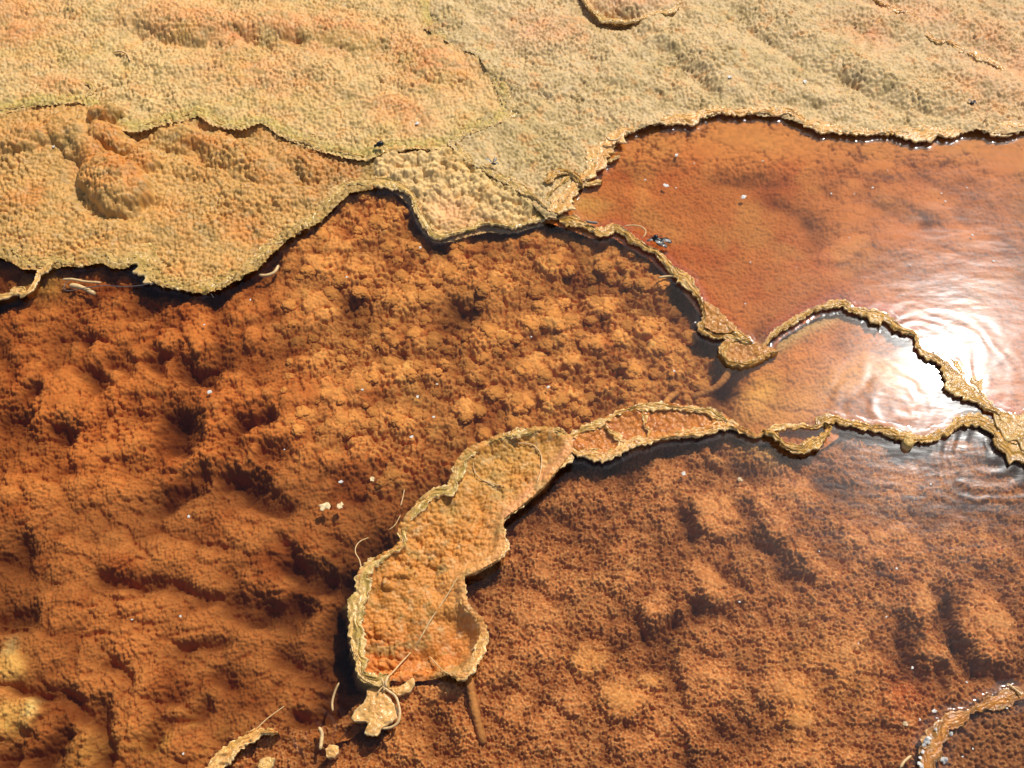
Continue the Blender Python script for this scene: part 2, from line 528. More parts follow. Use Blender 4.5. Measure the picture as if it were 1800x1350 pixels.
# --- main orange pool -------------------------------------------------------------------------
A_LUMPS = [
    # left: large rounded lumps
    ('l', [(342, 535), (350, 585), (357, 622)], 28, .036), ('e', 357, 627, 28, 26, 0, .042), ('e', 452, 595, 30, 28, 0, .028), ('e', 300, 600, 28, 22, 0, .024), ('e', 250, 622, 24, 18, 0, .024),
    ('e', 170, 628, 45, 26, 0, .026), ('e', 215, 580, 60, 30, 10, .024), ('e', 120, 700, 74, 58, 15, .036), ('e', 35, 650, 52, 48, 0, .032), ('e', 230, 676, 74, 42, 5, .030),
    ('e', 60, 560, 50, 34, 0, .024), ('e', 95, 745, 40, 30, 0, .03), ('e', 165, 790, 66, 42, -10, .028), ('l', [(270, 704), (420, 706), (560, 692), (640, 690)], 26, .026),
    ('e', 378, 745, 42, 28, 0, .026), ('e', 480, 772, 62, 36, 5, .030), ('e', 345, 815, 84, 40, -25, .028), ('e', 250, 770, 70, 40, 0, .024), ('e', 400, 800, 50, 34, 20, .022),
    ('e', 430, 545, 45, 35, 0, .02), ('e', 305, 655, 36, 26, 0, .024), ('e', 405, 665, 60, 24, 0, .02), ('e', 520, 735, 40, 24, 0, .022), ('e', 560, 800, 60, 34, 10, .024),
    ('e', 500, 835, 60, 28, 5, .022), ('e', 640, 800, 40, 30, 0, .022), ('e', 695, 820, 34, 26, 0, .024), ('e', 690, 845, 40, 28, -20, .026),
    # right: clustered heads
    ('e', 690, 650, 48, 30, 20, .028), ('e', 635, 680, 32, 30, 0, .026), ('e', 820, 724, 24, 22, 0, .028), ('e', 760, 600, 50, 30, 0, .026), ('e', 690, 595, 60, 30, -25, .022),
    ('e', 860, 590, 50, 34, 0, .026), ('e', 932, 575, 24, 22, 0, .03), ('e', 985, 560, 44, 28, 0, .032), ('e', 1055, 540, 36, 24, 0, .03), ('e', 1140, 580, 30, 24, 0, .030), ('e', 1160, 612, 26, 20, 0, .03),
    ('e', 1115, 655, 26, 22, 0, .028), ('e', 1055, 607, 32, 22, 0, .028), ('e', 1095, 600, 22, 16, 0, .028), ('e', 935, 655, 46, 30, -10, .030), ('e', 990, 706, 50, 28, 0, .030), ('e', 910, 706, 30, 26, 0, .028),
    ('e', 1000, 640, 30, 20, 0, .026), ('e', 1055, 678, 30, 20, 0, .026), ('e', 1190, 640, 34, 28, 0, .026), ('e', 980, 470, 40, 26, 0, .024), ('e', 720, 520, 60, 36, -15, .026), ('e', 790, 480, 50, 30, 0, .022),
    ('e', 870, 500, 50, 30, 10, .024), ('e', 640, 480, 50, 30, 0, .02), ('e', 570, 470, 40, 26, 0, .02), ('e', 1060, 470, 36, 22, 0, .022), ('e', 1130, 500, 40, 26, 30, .022), ('e', 1165, 500, 22, 20, 0, .026),
    ('e', 660, 390, 50, 26, 0, .02), ('e', 640, 348, 22, 16, 0, .02), ('e', 830, 430, 40, 20, 0, .02), ('e', 920, 420, 40, 20, 0, .02), ('e', 610, 745, 40, 26, 0, .022), ('e', 700, 745, 40, 26, 0, .022),
    ('e', 600, 430, 40, 26, 0, .02), ('e', 545, 540, 40, 28, 0, .02), ('e', 600, 560, 40, 24, 0, .02), ('e', 560, 640, 46, 26, 0, .018), ('e', 770, 660, 30, 22, 0, .022), ('e', 850, 660, 34, 22, 0, .02),
    # lower left: broad smooth swells
    ('e', 60, 880, 90, 50, 10, .024), ('e', 190, 860, 80, 44, 0, .026), ('e', 110, 980, 70, 44, 10, .026), ('e', 210, 985, 60, 44, 20, .028), ('e', 320, 985, 80, 38, 15, .028), ('e', 430, 930, 80, 44, 10, .030), ('e', 380, 1045, 70, 40, 10, .026),
    ('e', 250, 1060, 70, 38, 10, .028), ('e', 130, 1070, 80, 44, 5, .026), ('e', 480, 1020, 70, 30, 10, .026), ('e', 360, 1110, 70, 36, 10, .026), ('e', 450, 1110, 60, 30, 0, .024), ('e', 230, 1130, 60, 36, 0, .028), ('e', 120, 1150, 70, 34, 10, .026),
    ('e', 260, 1190, 60, 44, 10, .03), ('e', 150, 1195, 80, 30, 10, .030), ('e', 300, 1270, 46, 30, -20, .026), ('e', 230, 1260, 60, 44, 0, .026), ('e', 60, 1290, 50, 30, -40, .022), ('e', 150, 1310, 50, 34, -40, .024),
    ('e', 20, 1175, 30, 34, 0, .046), ('l', [(0, 1230), (45, 1235), (58, 1255), (35, 1290)], 20, .044), ('e', 15, 1265, 36, 34, 0, .042), ('e', 330, 1310, 50, 26, 0, .026), ('e', 310, 900, 60, 34, 0, .024),
    ('e', 560, 1100, 50, 26, 0, .022), ('e', 540, 960, 50, 26, 0, .022), ('e', 590, 900, 40, 24, 0, .02),
    # right arm of the pool behind the glare
    ('e', 1330, 715, 50, 28, -40, .02), ('l', [(1380, 740), (1440, 690), (1520, 660), (1600, 680)], 36, .02), ('e', 1420, 650, 60, 40, 0, .012), ('e', 1350, 660, 40, 26, 0, .012),
]
A_HOLES = [
    ([(318, 735), (312, 760)], 16, .05), ([(432, 748), (470, 738)], 9, .035), ([(465, 788), (490, 792)], 9, .035), ([(290, 885), (330, 858), (358, 838)], 10, .045), ([(405, 842), (445, 852)], 12, .05),
    ([(335, 648), (372, 645)], 12, .045), ([(98, 760), (112, 770)], 10, .04), ([(410, 1058), (440, 1074), (500, 1080), (526, 1066)], 14, .05), ([(180, 1015), (240, 1022), (300, 1026), (345, 1042)], 7, .03),
    ([(345, 1042), (400, 1060)], 7, .028), ([(515, 990), (550, 1014), (575, 1015)], 14, .045), ([(500, 955), (520, 990)], 9, .03), ([(0, 1084), (45, 1083)], 8, .035), ([(0, 985), (35, 1000), (30, 960)], 9, .03), ([(40, 1105), (0, 1100)], 6, .025),
    ([(25, 1212), (60, 1211), (105, 1214), (130, 1233), (150, 1244)], 7, .028), ([(170, 1245), (180, 1275), (180, 1330)], 8, .034), ([(0, 1340), (40, 1290)], 8, .034), ([(60, 1350), (100, 1310), (110, 1300)], 9, .036), ([(200, 1170), (225, 1190)], 6, .024),
    ([(290, 1225), (340, 1248), (370, 1240)], 4, .02), ([(268, 1285), (310, 1270), (360, 1240)], 6, .028), ([(265, 1300), (275, 1285)], 7, .035), ([(320, 1135), (345, 1132), (390, 1128)], 6, .025), ([(460, 880), (500, 888)], 9, .03),
    ([(555, 780), (600, 790)], 6, .02), ([(610, 540), (620, 545)], 12, .03), ([(800, 550), (830, 545)], 12, .03), ([(675, 627), (700, 630)], 7, .03), ([(760, 618), (775, 618)], 8, .03), ([(1010, 498), (1040, 494)], 12, .025),
    ([(690, 975), (655, 1000), (625, 1030), (612, 1070), (606, 1110), (606, 1150), (618, 1195)], 17, .07), ([(606, 1150), (598, 1210), (585, 1245)], 18, .045), ([(255, 500), (330, 515), (372, 512)], 12, .035), ([(0, 530), (25, 525)], 9, .03),
    ([(245, 480), (262, 492)], 12, .03), ([(230, 500), (255, 540)], 10, .03), ([(1190, 520), (1215, 555), (1235, 590), (1250, 605)], 11, .03), ([(1262, 690), (1268, 680)], 10, .03), ([(735, 365), (748, 400), (772, 428)], 9, .03), ([(830, 415), (950, 392), (1010, 402)], 7, .018),
    ([(790, 865), (740, 900), (712, 940)], 8, .03), ([(500, 1150), (520, 1165)], 10, .03), ([(560, 1180), (590, 1200)], 14, .035), ([(520, 1260), (560, 1262)], 10, .035), ([(380, 1190), (400, 1200)], 6, .02), ([(420, 480), (470, 472)], 10, .025),
    ([(0, 620), (15, 640)], 10, .03), ([(150, 660), (175, 672)], 10, .03), ([(70, 690), (60, 700)], 8, .03), ([(270, 640), (290, 640)], 8, .03), ([(200, 640), (225, 648)], 7, .03), ([(130, 590), (150, 600)], 8, .025), ([(0, 740), (40, 735)], 10, .03),
]


def d_main(u, v, x, y, inner):
    wx = x + 0.006 * perlin(x / .06, y / .06, 3); wy = y + 0.006 * perlin(x / .06, y / .06, 4)
    right = sstep(430, 640, u + 0.35 * (700 - v)) * sstep(900, 800, v)
    arm = sstep(1270, 1310, u)
    right = right * (1 - arm)
    low = sstep(800, 900, v + 0.15 * (u - 300))
    n1 = fbm(x / .07, y / .07, 11, 3); n2 = fbm(x / .025, y / .025, 12, 3)
    wob = 0.30 * n1 + 0.16 * n2
    L = lumps(u, v, wob, A_LUMPS) * (.52 - .20 * low - .06 * right)
    Hh = hollows(u, v, 0.22 * n1 + .08 * n2, A_HOLES)
    deep = .009 * sstep(.05, .5, fbm(x / .2, y / .15, 33, 3)) * (1 - arm)      # broad deeper stretches
    mid, r0 = sdome(wx, wy, .055, 20); c1, r1 = dome(wx, wy, .030, 21); c2, r2 = gran(x, y, .0118, 22); c3, r3 = dome(x, y, .0058, 23)
    rough = 0.5 + 0.5 * fbm(x / .16, y / .16, 30, 2)
    h = L - Hh * .85 - deep
    h = h + (0.004 * mid * (1 - .9 * low) + (0.0080 * right + 0.0078 * (1 - right) * (1 - .5 * low)) * c1) * (1 - .7 * arm)
    h = h + (0.0094 * right + 0.0072 * (1 - right) * (1 - .4 * low)) * c2 * (1 - .7 * arm) + (0.0036 - .0008 * low) * c3
    h = h + (0.010 - .005 * low) * n1 + (.003 - .0015 * low - .002 * right) * n2 - (0.0085 + .003 * (1 - right)) * (1 - arm)
    h = h - 0.004 * sstep(0.12, 0.01, np.abs(fbm(x / .13, y / .10, 31, 3))) * low   # cracks between swells
    h = h + 0.003 * arm
    col = np.tile(lin((200, 126, 66)), (len(u), 1))
    col = mixc(col, (206, 142, 80), right * .9)
    col = mixc(col, (188, 110, 52), .75 * (1 - right) * (1 - low) * (1 - arm))
    col = mixc(col, (206, 132, 72), low * .6)
    col = mixc(col, (158, 80, 34), .7 * sstep(.05, .5, fbm(x / .11, y / .11, 41, 3)))
    col = mixc(col, (212, 154, 88), .7 * sstep(.05, .45, fbm(x / .06, y / .06, 42, 3)) * (right * .8 + .2))
    col = mixc(col, (196, 120, 62), arm * .8)
    pale = np.maximum.reduce([soft(u, v, 20, 1170, 26, 34), soft(u, v, 18, 1262, 40, 30), soft(u, v, 55, 1245, 14, 22)])
    col = mixc(col, (222, 172, 96), np.clip(pale * 1.3, 0, .9))
    col = mixc(col, (226, 196, 136), np.clip(.8 * np.maximum(soft(u, v, 57, 1248, 10, 24, 30), soft(u, v, 17, 1135, 20, 12, -40)), 0, .9) * sstep(-.3, .2, n2))
    col = mixc(col, (204, 152, 76), .75 * soft(u, v, 330, 1290, 120, 40, -25) * sstep(-.2, .3, n1))
    col = mixc(col, (200, 150, 78), .6 * soft(u, v, 150, 1320, 60, 34, -30))
    col = mixc(col, (206, 156, 74), .85 * soft(u, v, 1335, 705, 46, 34, -40))
    col = mixc(col, (210, 148, 86), .8 * np.exp(-(segd(u, v, [(1300, 735), (1400, 725), (1450, 690), (1520, 655), (1640, 680)]) / 38) ** 2))
    col = mixc(col, (205, 175, 120), .8 * np.exp(-(segd(u, v, [(1340, 625), (1420, 575), (1480, 550), (1560, 575)]) / 16) ** 2))
    col = mixc(col, (198, 160, 84), .7 * soft(u, v, 75, 500, 40, 26))
    col = col * (1 + .22 * (r2 - .5) * (.4 + right) + .16 * (r3 - .5) + .12 * (r1 - .5))[:, None]
    col = col * (np.array((1.04, .99, 0.78)) * (1.26 + .10 * right)[:, None])
    return h, col


bed('A', 'pool_bed', 'knobbly orange bacterial mat covering the bed of the large central pool',
    T1_A + S_A[1:] + A_B[1:] + B_C[1:-1] + [(1740, 738)] + C_D[-5:0:-1] + [(1282, 742)] + F_UP[::-1][1:] + ISL_L[1:-1] + GAP[::-1][1:] + BOT[::-1][1:] + [(-260, 1560)],
    lambda u, v: -0.0215 + .004 * sstep(800, 950, v) * sstep(640, 520, u) - .004 * sstep(560, 700, u) * sstep(1290, 1260, u), d_main, M_BED, margin=16, ceil=-.004)

# --- lower right pool ---------------------------------------------------------------------------
D_LUMPS = [
    ('e', 1150, 1080, 34, 36, 0, .042), ('e', 1255, 1020, 74, 44, 25, .034), ('e', 1262, 905, 58, 44, 10, .034), ('l', [(1320, 880), (1370, 940), (1420, 1005)], 36, .030), ('e', 1120, 985, 80, 60, 0, .026), ('e', 1000, 1010, 70, 50, 10, .026),
    ('e', 1060, 890, 70, 40, 10, .024), ('e', 1625, 1060, 36, 44, -20, .030), ('e', 1725, 1105, 58, 80, -25, .036), ('e', 1640, 1145, 40, 26, 10, .03), ('e', 1500, 1060, 90, 60, 10, .02),
    ('e', 1090, 1230, 52, 40, 10, .034), ('e', 1142, 1200, 30, 20, 20, .034), ('e', 1375, 1215, 56, 44, 20, .030), ('e', 1405, 1275, 30, 38, 0, .032), ('e', 1035, 1160, 40, 34, 0, .028), ('e', 1240, 1200, 80, 50, 10, .022), ('e', 1180, 1290, 60, 40, 0, .024),
    ('e', 930, 1110, 60, 70, 0, .022), ('e', 900, 1250, 50, 30, 0, .026), ('e', 960, 1280, 60, 44, 0, .026), ('e', 760, 1215, 34, 24, 0, .03), ('e', 800, 1290, 44, 34, 0, .028), ('e', 720, 1310, 44, 30, 0, .024), ('e', 1480, 1170, 70, 44, 0, .02),
    ('e', 1420, 1330, 90, 34, 0, .022), ('e', 1540, 950, 90, 44, 20, .022), ('e', 1400, 870, 60, 34, 0, .02), ('e', 1700, 960, 80, 40, 15, .024), ('e', 1180, 850, 60, 28, 0, .02), ('e', 1260, 1120, 60, 30, 0, .022), ('e', 1330, 800, 44, 26, 0, .02),
    ('l', [(1240, 790), (1262, 812)], 11, .028), ('e', 1600, 850, 80, 34, 0, .022), ('e', 1000, 1240, 50, 34, 0, .026), ('e', 870, 1180, 40, 40, 0, .02), ('e', 1560, 1240, 70, 44, 0, .018), ('e', 1080, 1310, 60, 30, 0, .026),
]
D_HOLES = [
    ([(1118, 1090), (1135, 1108), (1165, 1112), (1182, 1095)], 9, .045), ([(1204, 905), (1206, 930), (1216, 945)], 7, .040), ([(1312, 895), (1330, 930), (1365, 965), (1385, 1005), (1420, 1022)], 9, .034), ([(1255, 1000), (1285, 1015), (1300, 1030)], 8, .036),
    ([(1225, 1065), (1250, 1082), (1275, 1080)], 8, .03), ([(1578, 1085), (1590, 1120), (1598, 1160), (1620, 1178)], 8, .036), ([(1662, 1075), (1678, 1120), (1700, 1160), (1735, 1180), (1775, 1198)], 9, .044), ([(1645, 1045), (1668, 1055)], 8, .03), 
    ([(1650, 1180), (1662, 1205)], 6, .024), ([(1270, 1280), (1310, 1298)], 10, .026), ([(880, 905), (930, 870), (985, 825), (1010, 806), (1080, 806)], 11, .04), ([(820, 1020), (860, 1012)], 9, .03), ([(905, 930), (960, 910), (1000, 915)], 10, .022), ([(1010, 900), (1050, 905)], 9, .02),
    ([(1060, 1300), (1070, 1330)], 9, .026), ([(1200, 1300), (1205, 1340)], 7, .024), ([(1180, 1150), (1195, 1210)], 5, .018), ([(770, 1270), (790, 1310)], 12, .03), ([(640, 1290), (600, 1310), (560, 1330)], 12, .03), ([(720, 1190), (760, 1200)], 5, .03), ([(1700, 890), (1780, 900)], 10, .02), ([(1640, 930), (1600, 900)], 7, .016),
    ([(1090, 830), (1150, 790), (1250, 775)], 10, .03), ([(870, 1240), (880, 1210)], 8, .022), ([(1310, 820), (1330, 850)], 9, .018), ([(1450, 840), (1490, 880)], 9, .02), ([(1050, 1120), (1090, 1130)], 5, .02),
]


def d_lower(u, v, x, y, inner):
    n1 = fbm(x / .07, y / .07, 51, 3); n2 = fbm(x / .022, y / .022, 52, 3)
    wob = 0.28 * n1 + .14 * n2
    L = lumps(u, v, wob, D_LUMPS, .65) * .46; Hh = hollows(u, v, .22 * n1 + .08 * n2, D_HOLES) * .78
    # swells trend down to the right
    a = x * .8 - y * .6; b = x * .6 + y * .8
    sw = fbm(a / .16, b / .07, 55, 3)
    c1, r1 = dome(x + .006 * n1, y, .030, 61); c2, r2 = dome(x + .002 * n2, y, .0085, 62); c3, r3 = dome(x, y, .0045, 63, 1.0)
    spk = sstep(.35, .9, c3) * r3
    h = L - Hh + .009 * sw + .004 * n2 + .0072 * c1 + .0040 * c2 + .0056 * c3 * (.25 + r3) - .0095 - .008 * sstep(.05, .5, fbm(x / .2, y / .14, 57, 3))
    col = np.tile(lin((188, 122, 74)), (len(u), 1))
    col = mixc(col, (142, 78, 38), .75 * sstep(-.05, .45, fbm(x / .10, y / .10, 64, 4, .6)))
    col = mixc(col, (200, 140, 88), .7 * sstep(.0, .5, fbm(x / .09, y / .09, 65, 3)))
    pale = np.maximum.reduce([soft(u, v, 1035, 1165, 50, 36), soft(u, v, 1140, 1200, 34, 22), soft(u, v, 1400, 1255, 44, 60), soft(u, v, 1410, 1155, 60, 36), soft(u, v, 1480, 1210, 90, 40), soft(u, v, 1090, 1230, 50, 34)])
    col = mixc(col, (208, 146, 78), .5 * pale)
    col = mixc(col, (176, 78, 36), .6 * soft(u, v, 1590, 1215, 50, 50))
    col = mixc(col, (196, 156, 92), .8 * soft(u, v, 1345, 790, 60, 34, 20) * sstep(-.35, .2, n1))
    col = mixc(col, (206, 186, 140), .9 * soft(u, v, 858, 1006, 22, 14, -30) * sstep(-.2, .2, n2))
    col = mixc(col, (204, 134, 72), .5 * sstep(1000, 760, u) * sstep(1050, 1200, v))
    col = mixc(col, (152, 96, 56), .5 * sstep(1450, 1650, u) * sstep(1000, 850, v))
    col = mixc(col, (228, 172, 118), .6 * spk)
    col = col * (1 + .25 * (r2 - .5) + .12 * (r1 - .5))[:, None]
    col = col * (np.array((1.06, .98, 0.72)) * 1.12)
    return h, col


bed('D', 'pool_bed', 'fuzzy brown-orange mat on the bed of the pool below the crooked island',
    BOT + GAP[1:-1] + [(664, 1200), (683, 1190), (793, 1188)] + ISL_R[1:] + F_LOW[1:] + C_D[1:] + E_RIM + [(330, 1560)], -0.022, d_lower, M_BED, margin=14, ceil=-.009)


# --- upper right pool -----------------------------------------------------------------------------
B_LUMPS = [('e', 1300, 240, 60, 24, 10, .016), ('e', 1460, 262, 60, 22, 10, .018), ('e', 1560, 270, 60, 22, 5, .018), ('e', 1660, 268, 60, 24, 0, .018), ('e', 1770, 285, 60, 30, 0, .018), ('e', 1540, 300, 40, 20, 0, .016), ('e', 1480, 330, 40, 20, 0, .014), ('e', 1640, 360, 60, 30, 20, .016),
           ('e', 1500, 390, 50, 30, 0, .014), ('e', 1580, 420, 60, 30, 15, .014), ('e', 1480, 440, 50, 26, -20, .016), ('e', 1700, 420, 60, 30, 10, .014), ('e', 1230, 265, 40, 20, 0, .012), ('e', 1180, 250, 30, 16, 0, .014), ('e', 1120, 350, 40, 20, 10, .008), ('e', 1560, 340, 30, 20, 0, .014)]
B_HOLES = [([(1120, 245), (1200, 240), (1250, 232)], 12, .018), ([(1265, 320), (1320, 318), (1370, 325)], 8, .012), ([(1300, 215), (1400, 225), (1440, 250)], 9, .012), ([(1440, 262), (1560, 278), (1700, 282)], 9, .014), ([(1350, 350), (1400, 375), (1440, 415)], 9, .014), ([(1530, 310), (1560, 318)], 7, .012),
           ([(1430, 400), (1440, 425)], 9, .014), ([(1500, 300), (1450, 340)], 6, .008), ([(1770, 440), (1800, 470)], 12, .016), ([(1680, 380), (1720, 400)], 8, .012), ([(1600, 370), (1630, 395)], 7, .012), ([(1330, 590), (1338, 600)], 9, .03), ([(1100, 300), (1180, 290)], 10, .008)]


def d_upper(u, v, x, y, inner):
    n1 = fbm(x / .09, y / .09, 71, 3); n2 = fbm(x / .025, y / .025, 72, 3)
    wob = .28 * n1 + .16 * n2
    far = sstep(330, 230, v)
    rt = sstep(1380, 1500, u)
    L = lumps(u, v, wob, B_LUMPS, .7) * .6; Hh = hollows(u, v, .2 * n1, B_HOLES) * .8
    c1, r1 = dome(x + .006 * n1, y, .028, 73); c2, r2 = dome(x, y, .010, 74); c3, r3 = dome(x, y, .0055, 75)
    h = L - Hh + .008 * n1 * (.4 + rt) + .002 * n2 + .006 * c1 * (far * 1.2 + .35 * rt + .1) + .0076 * c2 * (far + .25) + .0026 * c3
    col = np.tile(lin((202, 120, 72)), (len(u), 1))
    col = mixc(col, (192, 98, 54), .75 * sstep(-.1, .4, fbm(x / .14, y / .1, 76, 3)) * (1 - .5 * rt))
    col = mixc(col, (206, 138, 86), .7 * sstep(0, .4, fbm(x / .12, y / .12, 77, 3)))
    col = mixc(col, (176, 104, 62), .55 * rt)
    col = mixc(col, (178, 116, 70), .7 * far)
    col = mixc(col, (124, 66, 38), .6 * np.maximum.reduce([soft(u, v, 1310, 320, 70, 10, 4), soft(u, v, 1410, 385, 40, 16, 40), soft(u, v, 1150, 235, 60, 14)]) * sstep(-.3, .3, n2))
    col = mixc(col, (196, 150, 92), .7 * soft(u, v, 1020, 358, 46, 18, 10))
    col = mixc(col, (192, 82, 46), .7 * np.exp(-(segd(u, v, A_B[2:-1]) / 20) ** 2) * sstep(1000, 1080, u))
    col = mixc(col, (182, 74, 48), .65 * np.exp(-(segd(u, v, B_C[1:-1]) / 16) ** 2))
    col = col * (1 + .2 * (r2 - .5) * (.3 + far) + .12 * (r3 - .5))[:, None]
    col = col * (np.array((1.03, 1.02, 0.60)) * 1.22)
    return h, col


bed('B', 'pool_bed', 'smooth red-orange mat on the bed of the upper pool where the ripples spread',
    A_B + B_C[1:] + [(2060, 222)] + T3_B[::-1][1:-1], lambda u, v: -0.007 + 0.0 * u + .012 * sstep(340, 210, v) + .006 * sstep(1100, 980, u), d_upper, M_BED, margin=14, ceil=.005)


# --- ochre terrace, upper left ---------------------------------------------------------------------
T1_LUMPS = [('e', 205, 325, 76, 50, 22, .044), ('e', 150, 265, 46, 26, 40, .026), ('e', 120, 235, 50, 26, 20, .026), ('e', 190, 245, 50, 26, 20, .026), ('e', 250, 285, 36, 22, 0, .026), ('e', 60, 240, 44, 20, 0, .018), ('e', 320, 245, 60, 20, 0, .022), ('e', 400, 265, 60, 30, 20, .018), ('e', 470, 300, 60, 30, 20, .016),
            ('e', 190, 205, 40, 18, 0, .03), ('e', 340, 300, 30, 14, 0, .010), ('e', 530, 290, 60, 24, 20, .016), ('e', 500, 345, 50, 22, 0, .012), ('e', 440, 345, 60, 26, 0, .01), ('e', 280, 400, 120, 30, 0, .008), ('e', 30, 255, 40, 14, 0, .016)]


def d_terrace(u, v, x, y, inner):
    n1 = fbm(x / .10, y / .10, 81, 3); n2 = fbm(x / .03, y / .03, 82, 3)
    wob = .22 * n1 + .12 * n2
    L = lumps(u, v, wob, T1_LUMPS, .6) * .85
    Hh = hollows(u, v, .4 * n2, [([(225, 240), (250, 235), (330, 262)], 10, .014), ([(110, 250), (140, 285), (130, 320)], 6, .012), ([(135, 345), (180, 380), (240, 378), (275, 358)], 6, .010), ([(355, 222), (400, 235), (440, 232)], 8, .014)])
    c0, r0 = sdome(x + .012 * n1, y, .042, 83); c1, r1 = gran(x + .004 * n2, y + .004 * n1, .0112, 84, .95); c2, r2 = dome(x, y, .0062, 85)
    up = sstep(.004, .02, L)
    h = L - Hh + .006 * n1 + .005 * c0 * (.25 + up) + .0072 * c1 + .0024 * c2 - .0045
    col = np.tile(lin((214, 168, 92)), (len(u), 1))
    col = mixc(col, (212, 134, 52), .8 * np.clip(up * sstep(-.35, .3, n1), 0, 1))
    col = mixc(col, (216, 140, 60), .7 * sstep(.05, .5, fbm(x / .2, y / .13, 86, 3)))
    col = mixc(col, (198, 162, 96), .5 * sstep(0, .5, fbm(x / .11, y / .11, 87, 3)))
    col = mixc(col, (190, 122, 58), .5 * sstep(380, 600, u) * sstep(380, 300, v))
    col = mixc(col, (176, 150, 80), .7 * sstep(.75, .5, inner))
    mo_ = fbm(x / .045, y / .035, 384, 4, .65)
    col = mixc(col, (164, 136, 76), .65 * sstep(.0, .4, mo_)); col = mixc(col, (216, 148, 70), .45 * sstep(-.05, -.4, mo_)); col = mixc(col, (232, 206, 152), .35 * sstep(.1, .5, fbm(x / .02, y / .016, 394, 3, .6)))
    col = col * (1 + .26 * (r1 - .5) + .12 * (r2 - .5))[:, None]
    col = col * (np.array((1.02, 0.92, 0.84)) * 0.82)
    return h, col


bed('T1', 'terrace_bed', 'ochre granular mat of the left terrace with a round orange mound', T2_LOW + [(640, 276), (650, 320)] + T1_A[::-1][1:], lambda u, v: .004 + .009 * sstep(330, 200, v), d_terrace, M_DRY, margin=12)

# --- top terraces ------------------------------------------------------------------------------------
T2_LUMPS = [('e', 330, 40, 110, 40, 8, .034), ('e', 240, 20, 40, 30, 0, .020), ('e', 470, 45, 100, 30, 5, .024), ('e', 610, 55, 80, 30, 10, .020), ('e', 110, 150, 46, 20, 0, .008), ('e', 60, 60, 80, 30, 0, .010), ('e', 760, 110, 60, 34, 20, .014), ('e', 560, 120, 70, 26, 20, .010), ('e', 310, 120, 80, 22, 0, .010),
            ('e', 640, 160, 60, 26, 20, .010), ('e', 470, 130, 60, 22, 0, .010), ('e', 20, 20, 70, 24, 0, .016), ('e', 160, 15, 80, 20, 0, .012)]


def d_top_left(u, v, x, y, inner):
    n1 = fbm(x / .12, y / .12, 91, 3); n2 = fbm(x / .035, y / .035, 92, 3)
    L = lumps(u, v, .25 * n1 + .14 * n2, T2_LUMPS, .8) * .65
    Hh = hollows(u, v, .4 * n2, [([(235, 55), (270, 72), (345, 78), (400, 66)], 6, .014), ([(410, 62), (460, 76), (520, 70)], 6, .014), ([(850, 110), (820, 130)], 6, .006)])
    c0, r0 = sdome(x + .01 * n1, y, .05, 93); c1, r1 = gran(x + .004 * n2, y, .0098, 94); c2, r2 = dome(x, y, .0075, 95)
    h = L - Hh + .007 * n1 + .004 * n2 + .005 * c0 + .0056 * c1 + .0026 * c2 - .004
    col = np.tile(lin((218, 178, 112)), (len(u), 1))
    org = np.maximum.reduce([soft(u, v, 360, 45, 130, 44, 8), soft(u, v, 560, 60, 160, 40, 10), soft(u, v, 760, 110, 90, 50, 20), soft(u, v, 40, 60, 80, 50), soft(u, v, 700, 200, 60, 30, 20), soft(u, v, 450, 130, 110, 50, 20), soft(u, v, 110, 150, 46, 18), soft(u, v, 20, 20, 90, 30)])
    col = mixc(col, (226, 150, 84), np.clip(.95 * org * (.75 + .7 * n1 + .4 * n2), 0, .9))
    col = mixc(col, (198, 118, 56), .7 * np.maximum(soft(u, v, 480, 70, 80, 20, 5), soft(u, v, 740, 120, 70, 30, 20)) * sstep(-.3, .3, n2))
    col = mixc(col, (200, 168, 92), .5 * sstep(0, .4, fbm(x / .15, y / .1, 96, 3)))
    col = mixc(col, (196, 170, 84), .75 * sstep(.85, .55, inner) * sstep(.35, .5, inner + .1))
    mo_ = fbm(x / .045, y / .035, 394, 4, .65)
    col = mixc(col, (164, 136, 76), .65 * sstep(.0, .4, mo_)); col = mixc(col, (216, 148, 70), .45 * sstep(-.05, -.4, mo_)); col = mixc(col, (232, 206, 152), .35 * sstep(.1, .5, fbm(x / .02, y / .016, 404, 3, .6)))
    col = col * (1 + .22 * (r1 - .5) + .12 * (r2 - .5))[:, None]
    col = col * (np.array((.98, 0.97, .94)) * 0.91)
    return h, col


bed('T2', 'terrace_bed', 'pale ochre granular terrace with orange patches in the upper left', [(-260, -260)] + T2_T3 + T2_S[::-1][1:] + T2_LOW[::-1][1:], 0.014, d_top_left, M_DRY, margin=10)

T3_LUMPS = [('e', 1115, 10, 80, 24, 5, .030), ('l', [(1150, 50), (1230, 100), (1300, 150)], 36, .024), ('e', 1280, 90, 60, 36, 30, .018), ('l', [(1340, 20), (1450, 90), (1560, 130)], 40, .016), ('l', [(1480, 110), (1600, 160), (1690, 180)], 30, .022), ('e', 1000, 60, 70, 34, 0, .012), ('e', 960, 140, 80, 30, 0, .012), ('e', 1100, 130, 60, 30, 20, .012),
            ('e', 1560, 40, 80, 26, 15, .014), ('e', 1700, 50, 90, 34, 20, .012), ('e', 1420, 170, 70, 18, 5, .012), ('e', 790, 30, 50, 26, 20, .016), ('e', 900, 20, 60, 20, 0, .01), ('e', 1190, 160, 60, 22, 10, .01), ('e', 1760, 150, 50, 30, 0, .010)]


